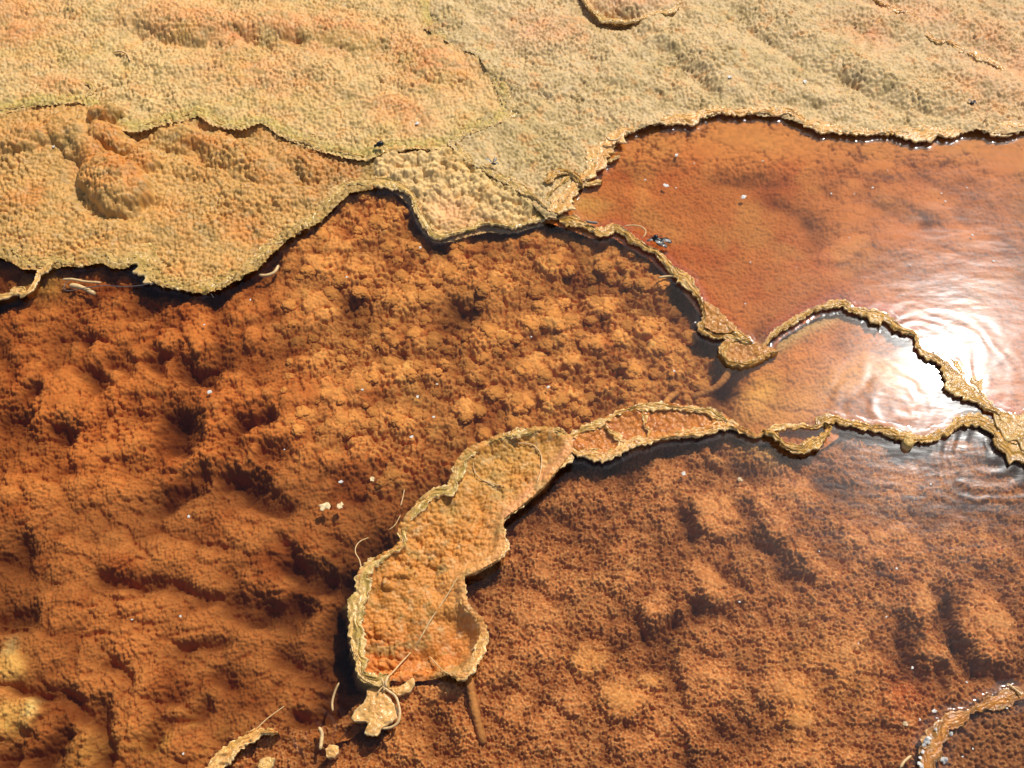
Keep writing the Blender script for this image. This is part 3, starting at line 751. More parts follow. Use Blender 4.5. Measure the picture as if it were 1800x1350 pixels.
def d_top_right(u, v, x, y, inner):
    n1 = fbm(x / .12, y / .12, 101, 3); n2 = fbm(x / .035, y / .035, 102, 3)
    a = x * .75 - y * .65; b = x * .65 + y * .75
    L = lumps(u, v, .28 * n1 + .14 * n2, T3_LUMPS, .8) * .65
    Hh = hollows(u, v, .4 * n2, [([(1030, 20), (1060, 40), (1115, 42)], 7, .016), ([(1130, 60), (1180, 95), (1240, 150)], 7, .012), ([(1480, 140), (1560, 175), (1640, 195)], 7, .012), ([(715, 0), (745, 36)], 9, .03), ([(1290, 130), (1320, 150)], 7, .010)])
    c0, r0 = sdome(x + .01 * n1, y, .045, 103); c1, r1 = gran(x + .004 * n2, y, .0094, 104); c2, r2 = dome(x, y, .007, 105)
    h = L - Hh + .010 * fbm(a / .25, b / .09, 106, 3) + .004 * n2 + .004 * c0 + .0056 * c1 + .0026 * c2 - .004
    col = np.tile(lin((208, 178, 116)), (len(u), 1))
    col = mixc(col, (190, 164, 98), .7 * sstep(-.1, .45, fbm(x / .16, y / .12, 107, 3)))
    org = np.maximum.reduce([soft(u, v, 1760, 100, 90, 90, 20), soft(u, v, 1600, 20, 80, 30, 10), soft(u, v, 1115, 8, 70, 16), soft(u, v, 960, 55, 70, 30), soft(u, v, 1520, 60, 60, 30, 20)])
    col = mixc(col, (226, 160, 102), np.clip(.9 * org * (.75 + .8 * n1), 0, .85))
    col = mixc(col, (178, 154, 82), .6 * np.maximum(soft(u, v, 930, 240, 90, 60), soft(u, v, 860, 170, 40, 60)))
    mo_ = fbm(x / .045, y / .035, 404, 4, .65)
    col = mixc(col, (164, 136, 76), .65 * sstep(.0, .4, mo_)); col = mixc(col, (216, 148, 70), .45 * sstep(-.05, -.4, mo_)); col = mixc(col, (232, 206, 152), .35 * sstep(.1, .5, fbm(x / .02, y / .016, 414, 3, .6)))
    col = col * (1 + .22 * (r1 - .5) + .12 * (r2 - .5))[:, None]
    col = col * (np.array((1.01, 0.97, 1.06)) * 0.92)
    return h, col


bed('T3', 'terrace_bed', 'khaki granular terrace sloping across the upper right', T2_T3 + T3_S[1:] + T3_B[1:] + [(2060, -260)], 0.014, d_top_right, M_DRY, margin=10)


# --- knobbly slope between terraces and the central pool ----------------------------------------------
def z_slope(u, v):
    up = np.interp(u, [600, 640, 700, 795, 875, 968], [300, 276, 258, 252, 306, 372])
    lo = np.interp(u, [600, 650, 700, 740, 770, 850, 968], [330, 322, 327, 380, 416, 396, 380])
    t = np.clip((v - up) / np.maximum(lo - up, 8), 0, 1)
    return .019 - .017 * t ** .8


def d_slope(u, v, x, y, inner):
    n1 = fbm(x / .08, y / .08, 111, 3); n2 = fbm(x / .025, y / .025, 112, 3)
    c0, r0 = sdome(x + .008 * n1, y, .040, 113); c1, r1 = dome(x + .004 * n2, y, .017, 114); c2, r2 = dome(x, y, .0075, 115)
    wet = soft(u, v, 800, 375, 46, 26, 20)
    h = ((.013 * c0 + .007 * c1) * (1 - .75 * wet)) * sstep(.45, .85, inner) + .0036 * c2 + .010 * n1 + .004 * n2 - .012
    col = np.tile(lin((214, 176, 112)), (len(u), 1))
    col = mixc(col, (226, 166, 106), np.clip(wet * 1.1, 0, .9))
    col = mixc(col, (196, 150, 84), .6 * sstep(0, .4, n1))
    col = mixc(col, (200, 168, 96), .6 * np.exp(-(segd(u, v, T3_S) / 22) ** 2))
    col = col * (1 + .25 * (r1 - .5) + .2 * (r2 - .5))[:, None]
    return h, col


bed('S', 'terrace_slope', 'lumpy pale slope dropping from the upper terraces to the central pool', T2_S + T3_S[1:] + S_A[::-1][1:] + [(645, 300)], z_slope, d_slope, M_DRY, margin=10)


# --- basin in the bottom corner -------------------------------------------------------------------------
def d_corner(u, v, x, y, inner):
    n1 = fbm(x / .05, y / .05, 121, 3)
    c2, r2 = dome(x, y, .008, 122); c3, r3 = dome(x, y, .0045, 123, 1.0)
    h = .012 * n1 + .006 * c2 + .004 * c3 * r3
    col = np.tile(lin((150, 92, 48)), (len(u), 1))
    col = mixc(col, (122, 72, 34), .7 * sstep(0, .4, n1)); col = mixc(col, (200, 142, 84), .6 * r3 * c3)
    return h, col * (1 + .2 * (r2 - .5))[:, None]


bed('E', 'pool_bed', 'dark grainy brown bed of the small basin in the bottom corner', E_RIM + [(2060, 1560)], -0.020, d_corner, M_BED, margin=10)


# ------------------------------------------------------------------ water sheets
def water(name, label, poly, z, mat, deep=False):
    pts = [P(a, b, z) for a, b in poly]
    me = bpy.data.meshes.new(name)
    bm = bmesh.new()
    f = bm.faces.new([bm.verts.new(p) for p in pts])
    bm.normal_update()
    if f.normal.z < 0: f.normal_flip()
    if deep:                                   # a body of water down below the bed
        top = list(f.verts)
        low = [bm.verts.new((w.co.x, w.co.y, -.16)) for w in top]
        n = len(top)
        for k in range(n):
            bm.faces.new((top[k], low[k], low[(k + 1) % n], top[(k + 1) % n]))
        bm.faces.new(low[::-1])
        bm.normal_update()
    bmesh.ops.triangulate(bm, faces=bm.faces[:])
    bm.to_mesh(me); bm.free()
    return tag(add_obj(name, me, mat), label, kind='structure')


Z_A, Z_B, Z_D, Z_E = 0.0, 0.008, -0.006, -0.008
rc = P(1630, 640, Z_B); rc2 = P(1560, 720, Z_A); rc3 = P(1740, 790, Z_D); rc4 = P(545, 1290, 0)
W_A = mat_water('water_central', (.99, .98, .97), absorb=21, ripple=.08, rip_scale=16, rings=[((rc2.x, rc2.y, rc2.z), .055, (.05, .16), .00010), ((rc4.x, rc4.y, rc4.z), .021, (.02, .10), .0006)])
W_B = mat_water('water_upper', (.99, .98, .97), absorb=21, ripple=.13, rip_scale=14, rings=[((rc.x, rc.y, rc.z), .034, (.06, .24), .00006)])
W_D = mat_water('water_lower', (.99, .98, .97), absorb=21, ripple=.12, rip_scale=20, rings=[((rc3.x, rc3.y, rc3.z), .03, (.06, .2), .00012), ((rc4.x, rc4.y, rc4.z), .019, (.02, .09), .0008)])
W_T = mat_water('water_film', (.98, .96, .93), r1=.06, r2=.2, ripple=.2, rip_scale=30)

WO_A = water('pool_water', 'clear still water of the large central pool',
      T1_A + S_A[1:] + A_B[1:] + B_C[1:-1] + [(1740, 738)] + C_D[-5:0:-1] + [(1282, 742)] + F_UP[::-1][1:] + ISL_L[1:-1] + GAP[::-1][1:] + BOT[::-1][1:] + [(-260, 1560)], Z_A, W_A, deep=True)
WO_B = water('pool_water', 'glittering water of the upper pool with ripple rings', A_B + B_C[1:] + [(2060, 222)] + T3_B[::-1][1:-1], Z_B, W_B, deep=True)
WO_D = water('pool_water', 'clear water of the pool below the crooked island',
      BOT + GAP[1:-1] + [(664, 1200), (683, 1190), (793, 1188)] + ISL_R[1:] + F_LOW[1:] + C_D[1:] + E_RIM + [(330, 1560)], Z_D, W_D, deep=True)
WO_E = water('pool_water', 'water of the small basin in the bottom corner', E_RIM + [(2060, 1560)], Z_E, W_D, deep=True)


# ------------------------------------------------------------------ rims
PAL = {
    'olive': [(182, 134, 54), (200, 148, 68), (228, 190, 122), (150, 108, 38)],
    'ochre': [(204, 154, 78), (218, 168, 94), (232, 198, 138), (176, 138, 62)],
    'orange': [(208, 148, 74), (220, 166, 92), (232, 196, 134), (192, 140, 58)],
    'lime': [(190, 152, 76), (208, 164, 92), (228, 194, 134), (160, 128, 52)],
    'corner': [(184, 118, 46), (164, 102, 38), (204, 156, 92), (130, 92, 34)],
}
_rs = [500]


def rim_mesh(name, pts, z, H=0.010, w=14, pal='olive', drop=0.05, up=0.02, out=1, crest=.35, scal=1.0, step=0.0018, nj=22, taper=(0, 0), lip=.004, und=-1.1, frill=0.35, store=None):
    """a crinkled mineral lip swept along a traced line; out=+1 drops to the right of the line"""
    _rs[0] += 13; sd = _rs[0]
    pts = [tuple(p) if len(p) > 2 else (p[0], p[1], w) for p in pts]
    S = spline(pts, step, z)
    c = S[:, :2]; t = np.gradient(c, axis=0); t /= np.linalg.norm(t, axis=1)[:, None] + 1e-12
    s = np.concatenate([[0], np.cumsum(np.hypot(*np.diff(c, axis=0).T))])
    # pixel half width to metres at this distance
    scale = np.sqrt(c[:, 0] ** 2 + c[:, 1] ** 2 + (CAM_H - z) ** 2) / FOC
    hw = S[:, 2] * scale * .86
    hw = hw * np.clip(.95 + .9 * perlin(s / .085, s * 0 + 5.5, sd + 61) + .3 * perlin(s / .03, s * 0 + 1.5, sd + 62), .4, 1.9)
    if taper[0]: hw = hw * sstep(-.002, taper[0], s)
    if taper[1]: hw = hw * sstep(-.002, taper[1], s[-1] - s)
    nrm = np.column_stack([t[:, 1], -t[:, 0]]) * out
    zz = np.zeros_like(s)
    per = lambda L, k: perlin(s / L, zz + k * 3.7, sd + k)
    c = c + nrm * (hw * .30 * per(.055, 1) + hw * .16 * per(.02, 2))[:, None] * scal
    wo = hw * np.clip(.80 + scal * (.75 * per(.06, 3) + .60 * np.abs(per(.020, 4)) + .30 * np.abs(per(.008, 5)) + .12 * per(.004, 11)), .3, 2.2)
    wi = hw * np.clip(.80 + scal * (.65 * per(.07, 6) + .30 * per(.018, 7) + .16 * per(.006, 8)), .3, 2)
    wo = wo + frill * hw * (np.abs(per(.026, 12)) * 1.5 - .25) * np.clip(.5 + per(.12, 13), 0, 1.2)
    if store is not None: store.append((c, nrm, wo, wi, s, sd))
    a = np.concatenate([[-.6, -1.0], np.linspace(-1, 1, nj), [1.03, .95, .55, -.3 + .35 * (und + 1.1), und]])
    nt = len(a); top0 = 2; top1 = 2 + nj
    A = np.tile(a, (len(s), 1))
    lat = np.where(A >= 0, A * wo[:, None], A * wi[:, None])
    # outline of the lip in height
    prof = .30 + .55 * np.exp(-((A - crest) / .5) ** 2) + .10 * np.exp(-((A + .75) / .3) ** 2)
    amp = np.clip(.9 + .7 * per(.06, 9) + .5 * per(.02, 10), .25, 2.2)
    Z = .55 * H * prof * amp[:, None]
    Sg = np.tile(s[:, None], (1, nt))
    wav = perlin(Sg / .055 + .5 * perlin(Sg / .03, A, sd + 20), A * 2.4 + 1.5 * perlin(Sg / .03, A * .7, sd + 22), sd + 21)
    Z = Z + H * .30 * (.8 - 2.2 * np.abs(wav)) * (np.abs(A) < 1.03)
    X = c[:, 0:1] + nrm[:, 0:1] * lat; Y = c[:, 1:2] + nrm[:, 1:2] * lat
    g1, r1 = dome(X, Y, .0065, sd + 30); g2, r2 = dome(X, Y, .0032, sd + 31)
    Z = Z + .0007 * g1 + .0005 * g2
    # edges frayed sideways
    fr = (.0036 * perlin(X / .008, Y / .008, sd + 32) + .0016 * perlin(X / .003, Y / .003, sd + 33)) * sstep(.45, 1, np.abs(A))
    X = X + nrm[:, 0:1] * fr; Y = Y + nrm[:, 1:2] * fr
    Z = z + Z
    e_in = Z[:, top0]; e_out = Z[:, top1 - 1]
    Z[:, 0] = z - up; Z[:, 1] = e_in - .003
    for k, dz in enumerate((lip * .4, lip * .9, lip * 1.3, lip * 1.7)):
        Z[:, top1 + k] = e_out - dz - .001
    Z[:, -1] = z - drop
    V = np.stack([X, Y, Z], -1).reshape(-1, 3)
    p = [lin(q) for q in PAL[pal]]
    n1 = fbm(Sg / .05, A * 1.3, sd + 40, 3)[..., None]; n2 = fbm(X / .02, Y / .02, sd + 41, 3)[..., None]
    cr = np.exp(-((A - crest) / .4) ** 2)[..., None]
    C = p[1] + (p[0] - p[1]) * np.clip(cr * 1.1 + .5 * n1, 0, 1)
    C = C + (p[2] - C) * np.clip(.8 * sstep(.72, 1.0, A)[..., None] + .5 * sstep(.1, .5, n2) + .25 * sstep(-.75, -1, A)[..., None], 0, .9)
    C = C + (p[3] - C) * np.clip(.9 * sstep(.0, .4, n1 + .5 * n2), 0, .85)
    C = C * (1 + .5 * fbm(X / .007, Y / .007, sd + 43, 2)[..., None])
    C = C * (1 + .2 * (r1 - .5) + .14 * (r2 - .5))[..., None]
    n = len(s)
    I = np.arange(n * nt).reshape(n, nt)
    q = np.stack([I[:-1, :-1], I[:-1, 1:], I[1:, 1:], I[1:, :-1]], -1).reshape(-1, 4)
    if out > 0: q = q[:, ::-1]
    caps = []
    return np_mesh(name, V, q, C.reshape(-1, 3))


EDGES = {}


def rim(name, label, pts, z, mat=None, cat='ridge', group=None, key=None, **k):
    st = []
    me = rim_mesh(name, pts, z, store=st, **k)
    if key: EDGES[key] = st[0]
    o = add_obj(name, me, mat or M_RIM)
    return tag(o, label, cat, group)


G_RIM = 'crinkled rims between the pools'
rim('mineral_ridge', 'ochre rim along the lower edge of the left terrace above the central pool', [(u, v - 3, 14 if u < 430 else 10) for u, v in T1_A], .003, H=.006, pal='lime', drop=.06, crest=.55, frill=.8, key='T1A', group=G_RIM)
rim('mineral_ridge', 'narrow yellowish rim around the foot of the lumpy slope', [(u, v, 8) for u, v in S_A], .003, H=.006, pal='lime', drop=.055, crest=.5, frill=.4, key='SA', group=G_RIM)
rim('mineral_ridge', 'olive rim dividing the central pool from the rippled upper pool', [(968, 377, 9), (1013, 391, 10), (1056, 408, 11), (1083, 402, 9), (1120, 426, 9), (1155, 445, 10), (1184, 472, 10), (1209, 496, 11), (1230, 526, 13), (1240, 556, 9), (1236, 578, 8), (1258, 592, 8), (1290, 590, 12), (1325, 604, 8)],
    .006, H=.007, pal='olive', drop=.06, frill=.4, key='AB', taper=(0, .015), group=G_RIM)
rim('mineral_ridge', 'short olive rim closing the hollow above the little teardrop basin', [(1236, 530, 5), (1258, 545, 8), (1274, 566, 9), (1292, 584, 9), (1322, 603, 7)], .008, H=.006, pal='olive', drop=.05, taper=(.01, .01), group=G_RIM)
rim('mineral_ridge', 'olive-gold rim arching from the notch past the sun glare', [(1338, 612, 12), (1352, 594, 15), (1371, 578, 17), (1401, 560, 17), (1430, 545, 16), (1472, 533, 14), (1500, 546, 15), (1530, 552, 16), (1556, 555, 15), (1573, 573, 14), (1608, 588, 15), (1618, 612, 15), (1650, 629, 16), (1682, 658, 16), (1711, 690, 17),
    (1738, 716, 17), (1768, 733, 22), (1800, 750, 26), (2060, 830, 26)], .006, H=.006, pal='olive', drop=.05, frill=.5, key='BC', taper=(.012, 0), group=G_RIM)
rim('mineral_ridge', 'glinting frilled rim below the white sun glare', [(1452, 752, 10), (1446, 742, 11), (1465, 737, 11), (1497, 743, 12), (1538, 752, 13), (1575, 761, 14), (1600, 770, 12), (1626, 771, 11), (1661, 756, 13), (1690, 742, 14), (1722, 737, 15), (1742, 754, 17), (1765, 774, 19), (1800, 792, 21), (2060, 880, 23)],
    .000, H=.007, pal='olive', drop=.055, frill=.6, key='CD', taper=(.01, 0), group=G_RIM)
rim('mineral_ridge', 'orange rim along the lower side of the long shallow basin', [(1000, 785, 8), (1015, 793, 9), (1044, 797, 9), (1071, 798, 9), (1098, 783, 9), (1137, 774, 8), (1171, 769, 8), (1218, 763, 8), (1247, 754, 8), (1275, 744, 9), (1301, 756, 9), (1328, 767, 9), (1346, 757, 7)],
    .002, H=.007, pal='orange', drop=.055, und=-2.2, key='FL', taper=(.012, .01), group=G_RIM)
rim('mineral_ridge', 'yellow-green rim along the upper side of the long shallow basin', [(1000, 772, 8), (1024, 757, 8), (1049, 750, 9), (1090, 726, 8), (1132, 717, 8), (1171, 716, 7), (1220, 721, 8), (1257, 729, 9), (1278, 742, 8)],
    .003, H=.007, pal='ochre', drop=.05, out=-1, taper=(.012, .012), group=G_RIM)
rim('mineral_ridge', 'crusty rim bordering the upper pool under the khaki terrace', [(972, 374, 9), (985, 351, 14), (1010, 325, 12), (1040, 298, 14), (1060, 264, 20), (1088, 232, 14), (1140, 213, 11), (1210, 206, 10), (1260, 195, 9), (1315, 195, 8), (1380, 196, 10), (1420, 213, 11), (1465, 226, 12), (1530, 231, 13), (1565, 227, 12), (1615, 232, 12), (1670, 231, 13), (1720, 222, 13), (1755, 230, 12), (1800, 221, 10), (2060, 222, 10)],
    .017, H=.006, pal='orange', drop=.05, crest=.5, frill=1.0, key='TB', group=G_RIM)
rim('mineral_ridge', 'thin lime-yellow rim stepping down between the two left terraces', [(u, v, 7) for u, v in T2_LOW[:5]], .015, H=.005, pal='lime', drop=.05, taper=(0, .02), group=G_RIM)
rim('mineral_ridge', 'jagged lime-yellow rim above the hollow of the left terrace', [(240, 226, 6), (275, 213, 7), (318, 205, 7), (350, 193, 7), (380, 214, 7), (415, 222, 7), (465, 208, 7), (500, 234, 6), (545, 250, 5), (575, 261, 5), (640, 276, 5)], .015, H=.005, pal='lime', drop=.05, taper=(.02, .03), group=G_RIM)
rim('mineral_ridge', 'wet yellowish rim between the pale terrace and the khaki one', [(850, 92, 5), (866, 125, 6), (882, 155, 7), (893, 188, 9), (886, 206, 9), (853, 217, 9), (813, 232, 8), (793, 248, 6)], .015, H=.005, pal='lime', drop=.04, out=-1, taper=(.03, .01), group=G_RIM)
rim('mineral_ridge', 'crumbly lime crest along the top of the lumpy slope', [(800, 252, 5), (830, 282, 8), (875, 307, 9), (930, 340, 8), (962, 368, 6)], .018, H=.005, pal='lime', drop=.04, taper=(.02, .02), group=G_RIM)
rim('mineral_ridge', 'thin sagging lip at the upper left end of the lumpy slope', [(645, 274, 5), (668, 263, 6), (720, 257, 6), (770, 262, 5)], .016, H=.004, pal='ochre', drop=.03, taper=(.02, .02), group=G_RIM)
rim('mineral_ridge', 'orange-brown rim of the corner basin with a white crust', [(2060, 1222, 9), (1800, 1224, 9), (1768, 1228, 9), (1741, 1232, 10), (1713, 1245, 11), (1685, 1264, 12), (1662, 1278, 10), (1648, 1300, 11), (1640, 1325, 12), (1636, 1350, 13), (1645, 1560, 14)],
    -.008, H=.006, pal='corner', drop=.05, out=1, crest=0, key='E', group=G_RIM)
rim('mineral_ridge', 'low orange rim rising in the bottom gap left of the torn mat', [(345, 1400, 12), (373, 1352, 12), (407, 1317, 12), (442, 1290, 12), (469, 1284, 9), (489, 1290, 7)], 0.0, H=.010, pal='orange', drop=.05, taper=(0, .012), group=G_RIM)
rim('mineral_ridge', 'lobed ochre rim at the left margin beside the pale root', [(-200, 530, 10), (0, 520, 9), (27, 511, 10), (45, 517, 8), (60, 502, 10), (72, 478, 9), (95, 466, 6)], .006, H=.008, pal='ochre', drop=.05, taper=(0, .012), group=G_RIM)



# ------------------------------------------------------------------ water drawn up where it touches the rims
def meniscus(key, side, z, wat, hgt=.0035, reach=.012, lo=0.0, hi=1.0):
    c, nrm, wo, wi, s, sd = EDGES[key]
    e = wo if side > 0 else -wi
    d = np.array([-.004, -.001, .0, .0008, .0016, .0026, .0038, .0052, .007, .009, reach])
    zz = hgt * np.exp(-np.clip(d, 0, 1) / .0030); zz[-1] = 0
    k = .6 + .5 * perlin(s / .03, s * 0 + side, sd + 77)
    m = (s >= lo * s[-1]) & (s <= hi * s[-1])
    lat = e[:, None] + side * d[None]
    X = c[:, 0:1] + nrm[:, 0:1] * lat; Y = c[:, 1:2] + nrm[:, 1:2] * lat; Z = z + .0003 + zz[None] * np.clip(k, .2, 1.3)[:, None]
    X, Y, Z = X[m], Y[m], Z[m]
    n, q = X.shape
    I = np.arange(n * q).reshape(n, q)
    F = np.stack([I[:-1, :-1], I[:-1, 1:], I[1:, 1:], I[1:, :-1]], -1).reshape(-1, 4)
    me = np_mesh('meniscus', np.stack([X, Y, Z], -1).reshape(-1, 3), F)
    return add_obj('meniscus', me, W_M, wat)


W_M = mat_water('water_meniscus', (.99, .98, .96), r1=.04, r2=.15, f2=.3, ripple=.05, rip_scale=60)
meniscus('T1A', 1, Z_A, WO_A); meniscus('SA', 1, Z_A, WO_A); meniscus('AB', 1, Z_A, WO_A, lo=.02); meniscus('AB', -1, Z_B, WO_B, lo=.02); meniscus('BC', -1, Z_B, WO_B); meniscus('BC', 1, Z_A, WO_A, hi=.62)
meniscus('CD', -1, Z_A, WO_A, hi=.62); meniscus('CD', 1, Z_D, WO_D); meniscus('FL', 1, Z_D, WO_D); meniscus('TB', 1, Z_B, WO_B, hgt=.0045, reach=.016); meniscus('E', -1, Z_D, WO_D, hgt=.005, reach=.018); meniscus('E', 1, Z_E, WO_E, hgt=.004, reach=.015)

# ------------------------------------------------------------------ crooked mat island
def d_island(u, v, x, y, inner):
    n1 = fbm(x / .07, y / .07, 131, 3); n2 = fbm(x / .02, y / .02, 132, 3)
    c0, r0 = sdome(x + .006 * n1, y, .030, 133); c1, r1 = gran(x + .003 * n2, y, .0105, 134, .95); c2, r2 = dome(x, y, .005, 135)
    edge = sstep(.95, .55, inner)
    low = sstep(1030, 1180, v)
    rb = np.exp(-(segd(u, v, ISL_R) / 26) ** 2)          # smooth raised border on the lower side
    pit = hollows(u, v, .4 * n2, [([(825, 1120), (815, 1105)], 14, .012), ([(780, 1150), (800, 1140)], 12, .010), ([(760, 1010), (770, 1030)], 16, .006), ([(665, 1062), (690, 1058)], 14, .008), ([(895, 830), (920, 800)], 18, .004)])
    lob = lumps(u, v, .3 * n1, [('e', 660, 1100, 20, 16, 0, .008), ('e', 672, 1157, 18, 10, 10, .008), ('e', 680, 1030, 12, 12, 0, .008), ('l', [(680, 1017), (722, 1010)], 5, .006), ('e', 735, 1178, 12, 6, 0, .008)], .6)
    h = -.008 + .012 * edge + .010 * rb + .004 * n1 + (.008 * c0 + .0046 * c1) * (1 - .55 * rb) - .002 + .0020 * c2 - .003 - pit + lob - .030 * low * (1 - .9 * rb)
    col = np.tile(lin((206, 138, 62)), (len(u), 1))
    col = mixc(col, (194, 146, 70), .8 * sstep(940, 820, v + .3 * (u - 850)))
    col = mixc(col, (222, 160, 92), .8 * rb)
    col = mixc(col, (206, 122, 54), .75 * sstep(1060, 1150, v) * (1 - rb))
    col = mixc(col, (184, 120, 46), .6 * sstep(0, .45, n1))
    col = mixc(col, (226, 156, 104), .6 * np.exp(-(segd(u, v, [(1000, 790), (975, 815), (930, 865), (890, 905)]) / 9) ** 2))
    mo_ = fbm(x / .045, y / .035, 434, 4, .65)
    col = mixc(col, (164, 136, 76), .65 * sstep(.0, .4, mo_)); col = mixc(col, (216, 148, 70), .45 * sstep(-.05, -.4, mo_)); col = mixc(col, (232, 206, 152), .35 * sstep(.1, .5, fbm(x / .02, y / .016, 444, 3, .6)))
    col = col * (1 + .24 * (r1 - .5) + .12 * (r2 - .5))[:, None]
    col = col * (np.array((1.02, 0.96, 0.88)) * 0.92)
    return h, col


isl = empty('mat_island', P(800, 980, 0))
tag(isl, 'crooked granular ochre mat island stretching down between the two lower pools', 'mat island')
child(bed('ISL', 'mat_surface', None, ISL_L + ISL_R, 0.006, d_island, M_DRY, margin=5, kind=None), isl)
child(add_obj('rim', rim_mesh('rim', [(u, v, 9 + 4 * (v > 985)) for u, v in ISL_L], .011, H=.009, pal='lime', drop=.06, out=-1, und=-2, crest=.5, frill=.5, taper=(.012, .012), scal=1.3), M_RIM), isl)['label'] = 'crumpled greenish-yellow border'
child(add_obj('rim', rim_mesh('rim', [(u, v, 9) for u, v in ISL_R], .011, H=.006, pal='orange', drop=.06, out=1, crest=-.1, und=-3.5, frill=.5, taper=(.010, .012), scal=.8), M_RIM), isl)['label'] = 'smooth orange border with a frayed wet edge'


# ------------------------------------------------------------------ shallow basins held in the rims
def d_basin(u, v, x, y, inner):
    n1 = fbm(x / .04, y / .04, 141, 3)
    c1, r1 = dome(x, y, .012, 142); c2, r2 = dome(x, y, .006, 143)
    h = .005 * n1 + .003 * c1 + .0015 * c2 + .006 * sstep(.9, .4, inner)
    col = np.tile(lin((194, 120, 44)), (len(u), 1))
    col = mixc(col, (178, 98, 32), .7 * sstep(0, .4, n1))
    return h, col * (1 + .2 * (r1 - .5))[:, None]


def d_olive(u, v, x, y, inner):
    h, c = d_basin(u, v, x, y, inner)
    return h, mixc(c, (178, 124, 56), np.full(len(u), .7))


H_LOOP = [(1325, 607), (1300, 597), (1278, 602), (1268, 619), (1278, 636), (1306, 642), (1330, 636), (1350, 624), (1362, 620)]
K_POLY = [(1238, 535), (1258, 548), (1274, 568), (1290, 584), (1262, 588), (1240, 578), (1242, 556)]
bed('F', 'basin_bed', 'glossy orange floor of the long shallow basin between two rims', F_UP + F_LOW[::-1][1:-1], -.004, d_basin, M_RIM, margin=3)
bed('H', 'basin_bed', 'brown floor of the teardrop basin at the notch', H_LOOP, -.001, d_olive, M_RIM, margin=3)
bed('K', 'basin_bed', 'olive floor of the hollow inside the dividing rim', K_POLY, .004, d_olive, M_RIM, margin=3)
W_S = mat_water('water_basin', (.96, .92, .85), r1=.02, r2=.14, ripple=.5, rip_scale=40)
water('basin_water', 'thin water lying in the long shallow basin', F_UP + F_LOW[::-1][1:-1], .002, W_S)
water('basin_water', 'water standing in the teardrop basin at the notch', H_LOOP, .006, W_S)
rim('mineral_ridge', 'curled olive rim looping round the teardrop basin', [(1322, 604, 6), (1300, 596, 6), (1277, 602, 7), (1268, 619, 7), (1278, 636, 7), (1306, 642, 7), (1332, 635, 7), (1350, 624, 8), (1368, 620, 5)], .005, H=.008, pal='olive', drop=.05, out=-1, taper=(.008, .012), group=G_RIM)
rim('mineral_ridge', 'scalloped rim curving round the small dark basin under the glare', [(1340, 757, 6), (1362, 764, 7), (1380, 783, 8), (1401, 790, 8), (1434, 774, 8), (1456, 756, 8), (1448, 744, 6)], .004, H=.008, pal='olive', drop=.05, taper=(.008, .008), group=G_RIM)
rim('mineral_ridge', 'low glinting lip closing the small dark basin from above', [(1350, 758, 5), (1375, 752, 6), (1405, 750, 6), (1432, 752, 5), (1450, 745, 4)], .001, H=.005, pal='ochre', drop=.03, out=-1, taper=(.01, .01), group=G_RIM)
rim('mineral_ridge', 'small cross lip splitting the left end of the long basin', [(1064, 746, 4), (1072, 758, 4), (1084, 766, 5), (1097, 780, 5)], .002, H=.006, pal='orange', drop=.02, taper=(.008, .008), group=G_RIM)
rim('mineral_ridge', 'wavy wet thread of rim across the long basin', [(1128, 722, 3), (1136, 735, 4), (1132, 748, 3), (1142, 757, 3), (1138, 770, 3)], .001, H=.006, pal='ochre', drop=.02, taper=(.008, .008), group=G_RIM)
rim('mineral_ridge', 'upper finger of crust reaching into the rippled pool', [(1045, 268, 8), (1055, 284, 9), (1072, 282, 8), (1090, 274, 6)], .011, H=.006, pal='ochre', drop=.04, taper=(.01, .008), group=G_RIM)
rim('mineral_ridge', 'lower finger of crust with a white wet tip in the rippled pool', [(1000, 330, 7), (1022, 322, 8), (1040, 322, 7), (1059, 319, 5)], .011, H=.006, pal='ochre', drop=.04, taper=(.01, .008), group=G_RIM)
rim('mineral_ridge', 'twisted crest beside the dark hole at the pool head', [(958, 322, 6), (976, 302, 8), (1000, 302, 7), (1018, 316, 7), (1024, 328, 5)], .018, H=.010, pal='olive', drop=.05, taper=(.01, .008), group=G_RIM)
rim('mineral_ridge', 'dripping crest just below the twisted one at the pool head', [(948, 372, 6), (955, 352, 7), (975, 335, 7), (992, 318, 7), (1004, 312, 5)], .014, H=.010, pal='lime', drop=.05, taper=(.01, .008), group=G_RIM)
rim('mineral_ridge', 'sparkling low rim crossing the far right of the khaki terrace', [(1530, -4, 4), (1570, 15, 5), (1610, 30, 6), (1640, 68, 5), (1668, 74, 5), (1700, 92, 6), (1750, 112, 5), (1772, 135, 6), (1766, 165, 4)], .018, H=.004, pal='orange', drop=.02, taper=(.01, .02), group=G_RIM)
rim('mineral_ridge', 'orange ledge rim at the top edge of the khaki terrace', [(1020, -20, 6), (1032, 8, 6), (1060, 30, 7), (1110, 36, 7), (1150, 24, 6), (1182, 18, 6), (1205, -10, 5)], .024, H=.004, pal='ochre', drop=.03, taper=(0, .01), group=G_RIM)
rim('mineral_ridge', 'small round lip enclosing an orange patch on the left terrace edge', [(64, 172, 4), (66, 152, 4), (100, 139, 4), (150, 143, 5), (164, 156, 5), (152, 172, 5)], .018, H=.002, pal='lime', drop=.02, taper=(.015, .01), group=G_RIM)


